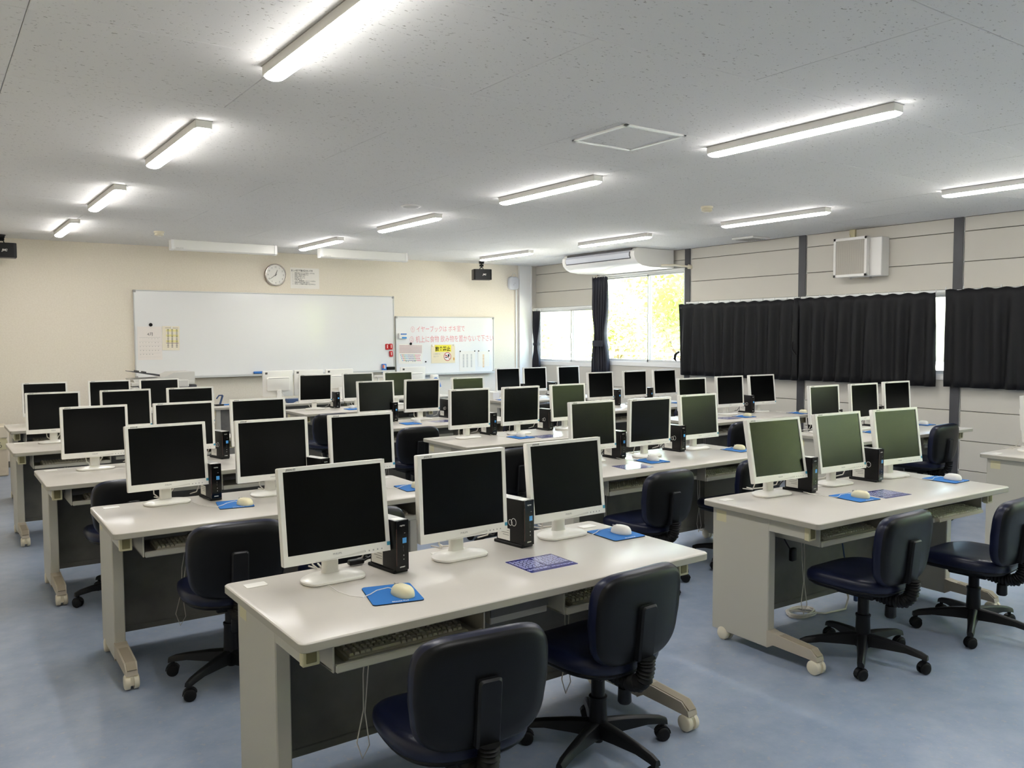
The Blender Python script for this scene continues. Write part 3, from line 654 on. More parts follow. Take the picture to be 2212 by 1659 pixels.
for k, side, x, y, a, dz, br in CH:
    o = cp if first else copy_tree(cp); first = False
    o.location = (x, y, 0); o.rotation_euler.z = radians(-a)
    for c in o.children:
        if c.name.startswith('base_leg'): c.rotation_euler.z += radians(br)
        elif dz and not c.name.startswith('gas'): c.location.z += dz
        elif dz: c.scale.z = 1+dz/.355
    tag(o, 'navy vinyl swivel chair at the %s seat of the %s' % (side, dl(k)), 'chair', 'navy swivel chairs')
# ------------------------------------------------------------ floor cables
c = MB(); cx, cy = 3.90, 2.80
pts = [(cx+(.085+.012*sin(t*2.3))*cos(t), cy+(.06+.01*cos(t*1.7))*sin(t), .005+.003*(t/6.28)) for t in [q*.25 for q in range(110)]]
pts += [(4.0, 2.72, .006), (4.16, 2.70, .006), (4.28, 2.76, .03), (4.30, 2.80, .12), (4.27, 2.82, .25)]
c.tube(pts, .0055, CABLE, n=6); tag(c.build('network_cable', smooth=60), 'coiled pale grey cable on floor under nearest desk of middle column', 'cable')
c = MB(); c.tube([(4.22, 2.80, .5), (4.20, 2.75, .35), (4.22, 2.74, .22), (4.27, 2.73, .10), (4.29, 2.72, .06)], .004, CABLEBLUE, n=6); c.rbox(4.28, 4.30, 2.71, 2.73, .02, .06, CABLEBLUE, .003)
tag(c.build('data_cable', smooth=60), 'thin blue cable dangling under nearest desk of middle column', 'cable')
c = MB(); c.tube([(3.62, 2.80, .62), (3.66, 2.78, .52), (3.72, 2.76, .42), (3.76, 2.75, .36)], .004, CABLEB, n=6); c.rbox(3.735, 3.775, 2.74, 2.765, .33, .40, CABLEB, .005)
tag(c.build('power_cable', smooth=60), 'black power cable with plug hanging below nearest desk of middle column', 'cable')
c = MB(); c.tube([(1.40+.05*q, 2.60+.012*sin(q*1.4), .008+.006*sin(q)) for q in range(9)], .008, IVORY, n=6); c.tube([(1.42+.05*q, 2.57+.012*cos(q*1.2), .008) for q in range(9)], .007, IVORY, n=6)
tag(c.build('floor_cable', smooth=60), 'pair of cream cables on the floor under the nearest left desk', 'cable')
c = MB(); c.tube([(1.66, 2.62, .66), (1.62, 2.60, .60), (1.56, 2.58, .52), (1.53, 2.57, .42)], .005, CABLEB, n=6)
tag(c.build('adapter_cord', smooth=60), 'black cord behind cable box under nearest desk of left column', 'cable')
c = MB(); c.rbox(1.24, 1.30, 2.79, 2.815, .704, .722, BLACKPL, .004); c.tube([(1.30, 2.80, .713), (1.33, 2.81, .72), (1.35, 2.80, .73)], .004, BLACKPL)
tag(c.build('power_plug', smooth=40), 'black power plug behind left monitor of the nearest left desk', 'plug')
# ------------------------------------------------------------ whiteboards and front wall things
def whiteboard(name, x0, x1, z0, z1, label):
    r = empty(name, ((x0+x1)/2, YF, z0)); w = (x1-x0)/2; h = z1-z0
    MB().box(-w+.008, w-.008, -.022, -.004, .008, h-.008, BOARDW).build('writing_surface', r, 0)
    f = MB(); f.rbox(-w, w, -.032, -.002, h-.014, h, ALU, .003); f.rbox(-w, w, -.032, -.002, 0, .014, ALU, .003); f.rbox(-w, -w+.014, -.032, -.002, 0, h, ALU, .003); f.rbox(w-.014, w, -.032, -.002, 0, h, ALU, .003)
    f.build('frame', r, 0)
    c = MB()
    for sx in (-1, 1):
        for zz in (0, h-.03): c.rbox(min(sx*w, sx*(w-.03))-.001, max(sx*w, sx*(w-.03))+.001, -.034, -.002, zz-.001, zz+.031, LOGOGREY, .003)
    c.build('corner_caps', r, 0)
    MB().rbox(-w+.03, w-.03, -.095, -.03, -.012, .006, ALU, .003).rbox(-w+.03, w-.03, -.098, -.092, -.012, .016, ALU, .002).build('pen_tray', r, 0)
    return tag(r, label, 'whiteboard')
wb1 = whiteboard('whiteboard', 2.222, 5.892, 1.005, 2.132, 'large wide wall whiteboard, empty except papers at its left end')
wb2 = whiteboard('whiteboard', 5.915, 7.715, .935, 1.832, 'smaller wall whiteboard with red handwriting and posters')
YS = YF-.0245
def hand(s, x, z, size, rz=0, width=1.0):
    me = text_mesh(s, size, REDMARK, bold=-.0012 if size > .05 else 0, width=width)
    o = put(me, 'handwriting', wb2, (x-6.815, YS-YF-.0, z-.935), (pi/2, 0, 0)); o.rotation_euler = (pi/2, -rz, 0); return o
hand('① イヤーブックは ボキ室で', 6.17, 1.595, .105, radians(0.8), .75)
hand('② 机上に食物 飲み物を置かないで下さい', 6.15, 1.435, .115, radians(0.6), .73)
def sheet(name, x0, x1, z0, z1, m, label, cat, y=None, t=.0015, rz=0):
    r = empty(name, ((x0+x1)/2, (y or YS)-.0005, (z0+z1)/2)); r.rotation_euler = (0, rz, 0)
    w, h = (x1-x0)/2, (z1-z0)/2
    MB().box(-w, w, -t, 0, -h, h, m).build('paper', r, 0); r['w'] = w; r['h'] = h; del r['w'], r['h']
    return tag(r, label, cat), w, h
def quads(name, parent, qs, y):
    p = MB()
    for x0, x1, z0, z1, m in qs: p.add([(x0, y, z0), (x1, y, z0), (x1, y, z1), (x0, y, z1)], [(0, 1, 2, 3)], m)
    return p.build(name, parent, 0)
def txt(s, parent, x, z, size, m, y=-.002, **k):
    return put(text_mesh(s, size, m, **k), 'lettering', parent, (x, y, z), UPRIGHT)
# calendar
r, w, h = sheet('calendar', 2.257, 2.552, 1.24, 1.667, PAPERPINK, 'white monthly calendar sheet at the left end of the large whiteboard', 'calendar')
txt('4月', r, -.03, h-.115, .05, DKPRINT)
q = [(-w+.02, w-.02, h-.14, h-.138, LOGOGREY)]
for i in range(5): q.append((-w+.02, w-.02, h-.14-.05*(i+1), h-.139-.05*(i+1), LOGOGREY))
r_ = random.Random(1)
quads('grid', r, q, -.0018)
n = 1
for i in range(5):
    for j in range(7):
        if (i == 0 and j < 3) or n > 30: continue
        txt(str(n), r, -w+.025+.036*j, h-.16-.05*i, .014, DKPRINT); n += 1
r, w, h = sheet('timetable', 2.556, 2.77, 1.36, 1.672, PAPERYEL, 'small cream timetable with purple line pinned beside the calendar', 'paper', rz=radians(1))
q = []
for i in range(18):
    z = h-.045-.0135*i
    for x in (-.045, .005, .062): q.append((x, x+.02, z, z+.006, DKPRINT))
for zc in (.10, .035, -.04): q.append((-.06, .09, zc-.014, zc+.014, mat('highlighter', 'ece2a0', .6)))
q = q[-3:]+q[:-3]; q.append((-.07, .09, h-.024, h-.02, DKPRINT)); q.append((-.06, .095, -.066, -.061, mat('print_purple', '8a5a78', .6)))
p = MB()
for i, (x0, x1, z0, z1, m) in enumerate(q):
    yy = -.0017 if i < 3 else -.0019
    p.add([(x0, yy, z0), (x1, yy, z0), (x1, yy, z1), (x0, yy, z1)], [(0, 1, 2, 3)], m)
p.build('print', r, 0)
# notice above board
r, w, h = sheet('rules_notice', 4.29, 4.715, 2.21, 2.50, PAPER, 'white notice of eight printed lines right of the wall clock', 'notice', y=YF)
txt('新しい生活 授業の受け方 八箇条', r, -w+.015, h-.05, .030, DKPRINT, bold=.0008, width=.72)
for i, s in enumerate(('授業の始めと終わりの挨拶をしっかりする', '授業の準備は休み時間にする', '授業中は私語をしない', '忘れ物をしないように', '時間に集中する', 'スマホ・携帯電話等、パソコンへつながない', '授業は学校指定の制服で受ける', '許可なくこの授業中の教室では立ち歩かない')):
    txt('%d.' % (i+1), r, -w+.03, h-.08-.022*i, .018, DKPRINT); txt(s, r, -w+.06, h-.08-.022*i, .020, DKPRINT, bold=.0003, width=.78)
# clock
r = empty('wall_clock', (4.067, YF, 2.386)); R_ = .155
c = MB(); c.cyl((0, 0, 0), (0, -.045, 0), R_, CLOCKRIM, n=48, prof=[(0, R_*.97), (.7, R_), (.95, R_*.97), (1, R_*.94), (.98, R_*.88), (.75, R_*.875)]); c.build('rim', r, 40)
MB().cyl((0, -.02, 0), (0, -.034, 0), R_*.88, WHITEPL, n=48).build('dial', r, 0)
for i in range(1, 13):
    a = radians(30*i); me = text_mesh(str(i), .030, DKPRINT, align='CENTER'); put(me, 'numeral', r, (.108*sin(a), -.0345, .108*cos(a)-.010), UPRIGHT)
def handm(ang, l, w_):
    a = radians(ang); d = Vector((sin(a), 0, cos(a))); s = Vector((cos(a), 0, -sin(a))); p0 = -d*.015; p1 = d*l
    m_ = MB(); m_.loft([[p0-s*w_+Vector((0, -.036, 0)), p0+s*w_+Vector((0, -.036, 0)), p1+s*w_*.5+Vector((0, -.036, 0)), p1-s*w_*.5+Vector((0, -.036, 0))], [p0-s*w_+Vector((0, -.038, 0)), p0+s*w_+Vector((0, -.038, 0)), p1+s*w_*.5+Vector((0, -.038, 0)), p1-s*w_*.5+Vector((0, -.038, 0))]], DKPRINT); return m_
handm(19.5, .072, .005).build('hour_hand', r, 0); handm(234, .10, .004).build('minute_hand', r, 0)
MB().cyl((0, -.034, 0), (0, -.041, 0), .006, DKPRINT, n=12).build('hub', r, 0)
tag(r, 'round silver rimmed wall clock above the large whiteboard', 'clock')
# keyboard chart
r, w, h = sheet('typing_chart', 5.96, 6.375, 1.105, 1.405, PAPER, 'white typing chart with coloured key dots on the smaller whiteboard', 'poster', rz=radians(1.2))
q = []
for i in range(6):
    z = h-.02-.021*i; q.append((-w+.012, w-.012, z-.011, z, mat('print_rose', 'dcb4b8', .6)))
    for j in range(34): q.append((-w+.014+.0115*j, -w+.022+.0115*j, z-.008, z-.003, KEYCOL[6]))
for i in range(4):
    for j in range(14):
        if (i and j in (13,)): continue
        x = -w+.03+.0255*j+.010*i; z = h-.16-.028*i
        q.append((x, x+.015, z-.013, z, KEYCOL[(0 if j == 1 else 5 if j in (2, 9) else 2 if j < 5 else 3 if j < 9 else 4)]))
for x in (-.075, -.04, .04, .075): q.append((x-.008, x+.008, -h+.03, -h+.05, LOGOGREY))
quads('print', r, q, -.002)
# no food or drink poster
r, w, h = sheet('notice_poster', 6.532, 6.965, 1.103, 1.395, PAPERTAN, 'tan poster with yellow banner and red prohibition ring', 'poster')
quads('banner', r, [(-.15, .145, h-.115, h-.01, YELLOW)], -.0018)
txt('飲食禁止', r, -.145, h-.095, .074, BLACKPL, bold=.002, width=.93, y=-.0022)
txt('この教室では', r, -w+.03, -.01, .026, LOGOGREY, width=.85); txt('禁止です！', r, -w+.04, -.05, .026, LOGOGREY, width=.85)
p = MB(); cx, cz = .075, -.045
ringp = [(.066, 1), (.057, 1)]
vsr = [(cx+rr*cos(2*pi*k/32), -.0022, cz+rr*sin(2*pi*k/32)) for rr in (.068, .058) for k in range(32)]
p.add([(cx+.058*cos(2*pi*k/32), -.0019, cz+.058*sin(2*pi*k/32)) for k in range(32)], [tuple(range(32))], PAPER)
p.add(vsr, [(k, (k+1) % 32, 32+(k+1) % 32, 32+k) for k in range(32)], REDPRINT)
p.add([(cx-.043, -.0023, cz+.034), (cx-.036, -.0023, cz+.041), (cx+.043, -.0023, cz-.034), (cx+.036, -.0023, cz-.041)], [(0, 1, 2, 3)], REDPRINT)
for a, bb, c_, d_ in ((.01, .034, -.005, .036), ): p.add([(cx+a, -.0021, cz+c_), (cx+bb, -.0021, cz+c_), (cx+bb+.004, -.0021, cz+d_), (cx+a-.004, -.0021, cz+d_)], [(0, 1, 2, 3)], BLACKPL)
for zz, hh, m in ((-.022, .012, BLACKPL), (.004, .014, REDPRINT)): p.add([(cx-.045, -.0021, cz+zz), (cx+.0, -.0021, cz+zz), (cx+.0, -.0021, cz+zz+hh), (cx-.045, -.0021, cz+zz+hh)], [(0, 1, 2, 3)], m)
p.add([(w-.035, -.0021, -.09), (w-.022, -.0021, -.115), (w-.012, -.0021, -.09), (w-.018, -.0021, -.06), (w-.03, -.0021, -.06)], [(0, 1, 2, 3, 4)], KEYCOL[1])
p.build('pictogram', r, 0)
for nm, x0, x1, z0, z1, cc, lb in (('list_sheet', 7.05, 7.345, .96, 1.285, 4, 'white printed list sheet right of the tan poster'), ('list_sheet', 7.40, 7.62, 1.03, 1.275, 3, 'white list sheet with a yellow column at the board right end')):
    r, w, h = sheet(nm, x0, x1, z0, z1, PAPER, lb, 'paper'); q = []
    for i in range(12):
        for j, x in enumerate((-.09, -.02, .06)):
            if cc == 3 and j != 1: continue
            q.append((x, x+.03, h-.06-.018*i, h-.052-.018*i, LOGOGREY if cc == 4 else KEYCOL[1]))
    quads('print', r, q, -.002)
def magnet(x, z, m, label, R=.014):
    b = MB(); b.cyl((x, YS-.002, z), (x, YS-.014, z), R, m, n=16, prof=[(0, R), (.7, R), (1, R*.8)]); tag(b.build('magnet', smooth=40), label, 'magnet', 'round board magnets')
magnet(2.42, 1.69, BLACKPL, 'black magnet above the calendar', .022); magnet(2.672, 1.655, WHITEPL, 'white magnet holding the cream timetable', .014); magnet(6.17, 1.412, BLACKPL, 'dark magnet at the top of the typing chart', .02)
magnet(6.43, 1.13, BLACKPL, 'small dark magnet below right of the typing chart', .011); magnet(6.56, 1.38, WHITEPL, 'white magnet at the tan poster top left', .018); magnet(6.94, 1.385, WHITEPL, 'white magnet at the tan poster top right', .016)
for x, l in ((7.06, 'left corner of the list sheet'), (7.335, 'right corner of the list sheet'), (7.41, 'left corner of the yellow list sheet'), (7.61, 'right corner of the yellow list sheet')): magnet(x, 1.283, BLACKPL, 'tiny dark magnet at the '+l, .009)
def eraserclip(x, z, label, a=0):
    r = empty('magnet_clip', (x, YS-.0005, z)); r.rotation_euler = (0, a, 0); o = rrect(-.027, .027, -.045, .045, .014)
    b = MB(); b.layers([(o, 0), (o, -.014), (inset(o, .004), -.02)], 'y', RED); b.build('body', r, 40); MB().rbox(-.006, .006, -.0215, -.019, -.02, .03, WHITEPL, .001).build('slot', r, 0)
    tag(r, label, 'clip', 'red magnetic clips')
eraserclip(5.765, 1.37, 'red magnetic clip, upper left of three on the whiteboard'); eraserclip(5.828, 1.372, 'red magnetic clip, upper right of three on the whiteboard'); eraserclip(5.83, 1.262, 'red magnetic clip, the lowest of three on the whiteboard', radians(-5))
r = empty('eraser', (6.02, YS-.0005, 1.53)); MB().rbox(-.065, .065, -.04, 0, -.04, .045, WHITEPL, .006).build('body', r, 0); quads('label', r, [(-.04, .062, .022, .04, BLUEPL), (-.02, .062, -.038, -.012, STICKBLUE)], -.0405)
tag(r, 'white and blue eraser stuck to the smaller whiteboard', 'eraser')
r = empty('eraser', (3.79, YF-.065, 1.0115)); MB().rbox(-.07, .07, -.027, .02, .012, .045, BLUEPL, .008, 2).build('grip', r, 40); MB().box(-.066, .066, -.025, .018, 0, .014, PADBLACK).build('felt', r, 0)
tag(r, 'blue whiteboard eraser on the tray under the large board', 'eraser')
r = empty('marker_holder', (5.703, YS-.0005, 1.05)); MB().rbox(-.035, .035, -.04, 0, -.07, .065, BLUEPL, .008, 2).build('body', r, 40); quads('label', r, [(-.033, -.005, .0, .05, mat('label_orange', 'd9704f', .5)), (-.004, .012, -.01, .045, STICKER)], -.0408)
tag(r, 'small blue marker holder at the lower right of the large board', 'holder')
tag(MB().rbox(5.745, 5.877, YS-.05, YS-.001, .98, 1.068, BLACKPL, .004).build('pen_box', smooth=0), 'black magnetic box at the lower right corner of the large board', 'box')
# router with conduit
r = empty('wireless_router', (8.115, YF, 2.40)); o = rrect(-.103, .103, -.108, .108, .06, 8); b = MB(); b.layers([(o, -.001), (o, -.03), (inset(o, .008), -.042), (inset(o, .03), -.046)], 'y', mat('router_white', 'd9dade', .4)); b.build('case', r, 40)
p = MB(); p.box(-.01, .03, -.0475, -.046, .0, .004, LOGOGREY); p.box(-.02, .0, -.0475, -.046, -.03, -.022, LOGOGREY); p.build('status_marks', r, 0)
MB().tube([(-.03, -.02, .105), (-.025, -.03, .15), (.01, -.03, .175), (.045, -.025, .15), (.06, -.02, .10)], .005, WHITEPL).build('cable', r, 60)
tag(r, 'rounded white wireless access point high in the front right corner', 'router')
tag(MB().rbox(8.165, 8.195, YF-.02, YF-.0005, .05, 2.292, FRAMEW, .003).build('cable_duct', smooth=0), 'white vertical cable duct below the wireless access point', 'duct')
# ceiling screens
for i, (x0, x1) in enumerate(((2.49, 3.78), (4.37, 5.66))):
    r = empty('screen_case', ((x0+x1)/2, 10.6, ZC)); w = (x1-x0)/2
    o = [(0, -.002), (-.005, -.11), (.02, -.122), (.10, -.122), (.115, -.11), (.115, -.002)]
    b = MB(); b.loft([[(-w+.03, y, z) for y, z in o], [(w-.03, y, z) for y, z in o]], ACWHITE); b.build('case', r, 0)
    b = MB(); oo = [(y+(-.006 if y < .05 else .006), z*1.03) for y, z in o]; b.loft([[(-w, y, z) for y, z in oo], [(-w+.032, y, z) for y, z in oo]], FRAMEW); b.loft([[(w-.032, y, z) for y, z in oo], [(w, y, z) for y, z in oo]], FRAMEW); b.build('end_caps', r, 0)
    put(text_mesh('KIKUCHI', .022, LOGOGREY), 'maker_name', r, (-w+.05, -.0058, -.108), UPRIGHT)
    tag(r, 'long white projection screen case on the ceiling, %s' % ('left one, above the large whiteboard' if i == 0 else 'right one, past the wall notice'), 'screen case', 'projection screen cases')
# speakers
def speaker(x, y, z, rz, label, W2=.29, H2=.165):
    r = empty('speaker', (x, y, z), rz)
    b = MB(); o = [(-W2/2, -.06), (-W2/2+.03, -.075), (W2/2-.03, -.075), (W2/2, -.06), (W2/2, .09), (-W2/2, .09)]
    b.loft([[(u*.97, v, -H2/2) for u, v in o], [(u, v, -H2/2+.006) for u, v in o], [(u, v, H2/2-.006) for u, v in o], [(u*.97, v, H2/2) for u, v in o]], BLACKPL); b.build('cabinet', r, 0)
    put(text_mesh('JVC', .032, STICKER, bold=.0015, shear=.2), 'maker_name', r, (.0, -.0762, -.012), UPRIGHT)
    m_ = MB(); top = ZC-z
    m_.cyl((0, .02, top), (0, .02, top-.012), .045, BLACKPL, n=16); m_.rbox(-.035, .035, -.01, .05, top-.035, top-.01, BLACKPL, .004); m_.cyl((0, .02, top-.03), (0, .02, H2/2+.03), .012, BLACKPL, n=10)
    zc = (top+H2/2)/2; m_.cyl((-.03, .02, zc), (.03, .02, zc), .018, BLACKPL, n=12)
    m_.tube([(-.03, .02, H2/2), (-.018, .02, H2/2+.03), (.018, .02, H2/2+.03), (.03, .02, H2/2)], .007, BLACKPL); m_.build('bracket', r, 40)
    tag(r, label, 'speaker', 'black ceiling hung speakers')
speaker(7.27, 11.16, 2.49, radians(-20), 'black box speaker hanging from ceiling above the smaller whiteboard'); speaker(.79, 11.16, 2.52, radians(-2), 'black box speaker hanging from ceiling at far left edge')
# ceiling fittings
r = empty('access_hatch', (3.463, 3.722, ZC)); f = MB(); a = .237
for q in ((-a, a, -a, -a+.022), (-a, a, a-.022, a), (-a, -a+.022, -a, a), (a-.022, a, -a, a)): f.rbox(q[0], q[1], q[2], q[3], -.010, .0, FRAMEW, .002)
f.build('frame', r, 0); MB().box(-a+.026, a-.026, -a+.026, a-.026, -.004, .0, CEILM).build('panel', r, 0); MB().rbox(.215, .232, -.02, .0, -.008, -.004, LOGOGREY, .001).build('latch', r, 0)
tag(r, 'square ceiling access hatch with a silver frame', 'hatch')
r = empty('ceiling_speaker', (3.64, 6.745, ZC)); MB().cyl((0, 0, 0), (0, 0, -.012), .092, WHITEPL, n=32, prof=[(0, .092), (.6, .09), (1, .08)]).build('ring', r, 40); MB().cyl((0, 0, -.010), (0, 0, -.0135), .07, LOGOGREY, n=28).build('grille', r, 0); tag(r, 'round white flush speaker in the ceiling', 'speaker')
for x, y, l in ((5.90, 5.30, 'round smoke detector on the ceiling between middle and right lights'), (2.20, 9.90, 'round smoke detector on the ceiling at the far left')):
    r = empty('smoke_detector', (x, y, ZC)); MB().cyl((0, 0, 0), (0, 0, -.05), .05, IVORY, n=24, prof=[(0, .055), (.35, .055), (.4, .045), (.8, .05), (1, .035)]).build('case', r, 40); MB().cyl((0, 0, -.05), (0, 0, -.054), .02, WHITEPL, n=12).build('sensor', r, 0); tag(r, l, 'detector', 'ceiling smoke detectors')
r = empty('ceiling_vent', (8.25, 6.71, ZC)); f = MB(); f.rbox(-.16, .16, -.16, .16, -.02, 0, WHITEPL, .004); f.build('frame', r, 0); s = MB(); [s.box(-.12, .12, -.12+.03*q, -.108+.03*q, -.024, -.02, LOGOGREY) for q in range(9)]; s.build('louvre', r, 0); tag(r, 'square white vent in the ceiling near the windows', 'vent')
# air conditioner
r = empty('air_conditioner', (8.18, 9.0, ZC)); y0, y1 = -.75, .75
prof = [(-.345, -.005), (-.40, -.05), (-.405, -.10), (-.385, -.155), (-.33, -.205), (-.25, -.235), (-.10, -.25), (.335, -.25), (.335, -.005)]
b = MB(); b.loft([[(x, y0, z) for x, z in prof], [(x, y1, z) for x, z in prof]], ACWHITE); b.build('body', r, 30)
b = MB(); p2 = [(x*1.004-.002, z*1.006) for x, z in prof]
for a, c_ in ((y0-.012, y0+.05), (y1-.05, y1+.012)): b.loft([[(x, a, z) for x, z in p2], [(x, c_, z) for x, z in p2]], ACWHITE)
b.build('end_caps', r, 30)
b = MB(); b.loft([[(-.352, yy, -.012), (-.408, yy, -.06), (-.412, yy, -.105), (-.395, yy, -.145), (-.38, yy, -.145), (-.38, yy, -.012)] for yy in (y0+.07, y1-.07)], COPIERD); b.build('outlet', r, 30)
b = MB(); b.loft([[(-.392, yy, -.036), (-.414, yy, -.066), (-.4165, yy, -.103), (-.402, yy, -.134), (-.39, yy, -.134)] for yy in (y0+.08, y1-.08)], ACGREY); b.build('louvre', r, 30)
b = MB(); b.tube([(.10, y0, -.22), (.20, y0-.18, -.225), (.36, y0-.26, -.245)], .014, IVORY); b.cyl((.36, y0-.26, -.245), (.402, y0-.27, -.248), .03, IVORY); b.build('drain_pipe', r, 40)
tag(r, 'white ceiling hung air conditioner over the tall window', 'air conditioner')
# ventilation fan
r = empty('exhaust_fan', (XR, 5.36, 2.375)); 
MB().rbox(-.15, -.001, -.235, .18, -.215, .20, FANW, .006).build('body', r, 0)
f = MB(); F0, F1 = -.10, .305
f.rbox(-.20, -.15, F0, F1, -.215, .215, FANW, .006)
for q in ((F0, F1, -.215, -.185), (F0, F1, .185, .215), (F0, F0+.03, -.215, .215), (F1-.03, F1, -.215, .215)): f.rbox(-.212, -.195, q[0], q[1], q[2], q[3], FANW, .003)
f.build('front_frame', r, 0)
MB().box(-.203, -.2, F0+.03, F1-.03, -.185, .185, MESHG).build('filter', r, 0)
s = MB()
for i in range(30): yy = F0+.035+.0113*i; s.box(-.2055, -.203, yy, yy+.004, -.185, .185, mat('fan_rib', 'c2bdb2', .4))
s.build('ribs', r, 0)
s = MB(); s.cyl((-.05, -.05, -.215), (-.05, -.05, -.24), .012, LOGOGREY, n=10); s.cyl((-.09, .16, -.215), (-.09, .16, -.235), .01, LOGOGREY, n=10); s.build('bolts', r, 0)
tag(r, 'white wall exhaust fan with a ribbed square front', 'fan')
r = empty('wiring_box', (XR, 5.555, 2.60)); MB().rbox(-.03, -.001, -.035, .035, -.06, .096, CREAM, .003).build('duct', r, 0); MB().tube([(-.035, .02, .0), (-.04, .02, .03), (-.035, .03, .04)], .008, IVORY).build('hook', r, 40); tag(r, 'cream wiring duct above the exhaust fan', 'duct')
# ------------------------------------------------------------ curtains
def curtain(name, y0, y1, z0, z1, x, amp, n, m, label, group, wfun=None, seed=1):
    rr = random.Random(seed); N = n*8; M = 14; vs = []; fs = []
    ph = [rr.uniform(-1.1, 1.1) for _ in range(n+1)]
    for j in range(M+1):
        t = j/M; z = z1+(z0-z1)*t
        for i in range(N+1):
            u = i/N; a = 2*pi*u*n; k = min(int(u*n), n)
            am = amp*(.35+.65*min(1, t*3)) * (1+.35*ph[k]*t)
            d = am*math.copysign(abs(sin(a+ph[k]*t*1.2))**.8, sin(a+ph[k]*t*1.2))
            if t < .12: d *= .7; d -= .006*(1-t/.12)*abs(cos(a/2))
            yc = y1+(y0-y1)*u
            if wfun:
                s_, c_ = wfun(t); mid = (y0+y1)/2; yc = mid+c_+(yc-mid)*s_; d = d*(1.25-.25*s_)
            zz = z+.008*sin(a)*(1-t)*(1 if t < .05 else 0)
            vs.append((x+d, yc+.012*rr.uniform(-.2, .2)*t, zz))
    for j in range(M):
        for i in range(N): a = j*(N+1)+i; fs.append((a, a+1, a+N+2, a+N+1))
    b = MB(); b.add(vs, fs, m); r = empty(name, (0, 0, 0)); o = b.build('cloth', r, 180)
    md = o.modifiers.new('thickness', 'SOLIDIFY'); md.thickness = .003
    h = MB(); k = 0
    for i in range(n+1): yy = y1+(y0-y1)*i/n; h.box(x-.004, x+.004, yy-.004, yy+.004, z1-.005, z1+.028, ALU)
    h.build('hooks', r, 0)
    tag(r, label, 'curtain', group); return r
XC = XR-.075
c1 = curtain('curtain', 6.20, 8.125, .985, 1.945, XC, .030, 11, CURTAIN, 'drawn black pleated curtain beside the tall uncovered window', 'drawn black curtains', seed=2)
c2 = curtain('curtain', 4.56, 6.26, .99, 1.955, XC-.012, .030, 10, CURTAIN, 'drawn black pleated curtain in the middle, below the exhaust fan', 'drawn black curtains', seed=5)
c3 = curtain('curtain', 2.50, 4.465, .995, 1.975, XC, .030, 11, CURTAIN, 'drawn black pleated curtain at the right edge of the view', 'drawn black curtains', seed=9)
MB().tube([(XC-.02, 8.10, 1.30), (XC-.03, 8.16, 1.26), (XC-.03, 8.17, 1.20), (XC-.02, 8.15, 1.17)], [.012, .02, .018, .006], CURTAIN).build('tieback', c1, 60)
MB().tube([(XC-.03, 6.26, 1.45), (XC-.035, 6.27, 1.36), (XC-.04, 6.24, 1.32), (XC-.035, 6.21, 1.28)], [.008, .01, .012, .008], CURTAIN).build('tieback', c2, 60)
def tied(t): 
    k = .58; s = 1-.52*math.exp(-((t-.58)/.20)**2) ; return s, 0
def tied2(t): return 1-.32*math.exp(-((t-.58)/.16)**2), 0
q = curtain('curtain', 11.28, 11.49, .96, 1.94, XC, .03, 5, CURTAINV, 'dark curtain tied back at the front corner of the room', 'tied dark curtains', tied, 3)
MB().layers([(rrect(XC-.05, XC+.05, 11.33, 11.44, .045), 1.36), (rrect(XC-.055, XC+.055, 11.325, 11.445, .05), 1.385), (rrect(XC-.05, XC+.05, 11.33, 11.44, .045), 1.41)], 'z', CURTAINV).build('tieback', q, 60)
q = curtain('curtain', 9.57, 9.93, .93, 2.41, XC-.01, .035, 6, CURTAINV, 'dark full length curtain tied back between the two clear windows', 'tied dark curtains', tied2, 4)
MB().layers([(rrect(XC-.07, XC+.05, 9.615, 9.885, .05), 1.36), (rrect(XC-.075, XC+.055, 9.61, 9.89, .055), 1.40), (rrect(XC-.07, XC+.05, 9.615, 9.885, .05), 1.45)], 'z', CURTAINV).build('tieback', q, 60)
# ------------------------------------------------------------ copier and teacher-side things
r = empty('copier', (2.38, 10.85, 0)); w = .36
MB().rbox(-w, w, -.28, .28, .03, .90, COPIER, .01).build('body', r, 0)
d = MB(); [d.rbox(-w+.02, w-.02, -.29, -.275, .10+.17*q, .25+.17*q, COPIER, .006) for q in range(3)]; d.build('drawer', r, 0)
s = MB(); [s.box(-.06, .06, -.293, -.289, .20+.17*q, .225+.17*q, COPIERD) for q in range(3)]; s.build('drawer_grip', r, 0)
MB().rbox(-w, w, -.27, .28, .90, .955, COPIERD, .01).build('scanner_gap', r, 0)
MB().rbox(-w-.02, w-.02, -.26, .27, .955, 1.0, COPIER, .008).build('scanner_lid', r, 0)
b = MB(); pf = [(-.34, .998), (-.36, 1.035), (-.03, 1.045), (.10, 1.105), (.34, 1.11), (.345, .998)]; b.loft([[(x, -.25, z) for x, z in pf], [(x, .2, z) for x, z in pf]], COPIER); b.build('document_feeder', r, 0)
b = MB(); b.loft([[(-.37, -.2, 1.125), (-.37, .12, 1.125), (-.37, .12, 1.132), (-.37, -.2, 1.132)], [(-.05, -.2, 1.062), (-.05, .12, 1.062), (-.05, .12, 1.085), (-.05, -.2, 1.085)]], COPIERD); b.box(-.2, -.19, -.15, .1, 1.10, 1.12, COPIERD); b.box(-.28, -.27, -.15, .1, 1.115, 1.135, COPIERD); b.build('paper_tray', r, 0)
MB().rbox(.14, .26, -.30, -.26, .93, 1.02, COPIER, .01).build('feeder_latch', r, 0); MB().rbox(-w-.02, -w+.05, -.33, -.1, .90, .945, COPIER, .008).build('control_panel', r, 0)
tag(r, 'grey office copier with a black feeder tray at the whiteboard left end', 'copier')
r = empty('hole_punch', (2.925, 10.32, TOP)); MB().rbox(-.05, .05, -.03, .05, 0, .018, BLACKPL, .004).build('base', r, 0)
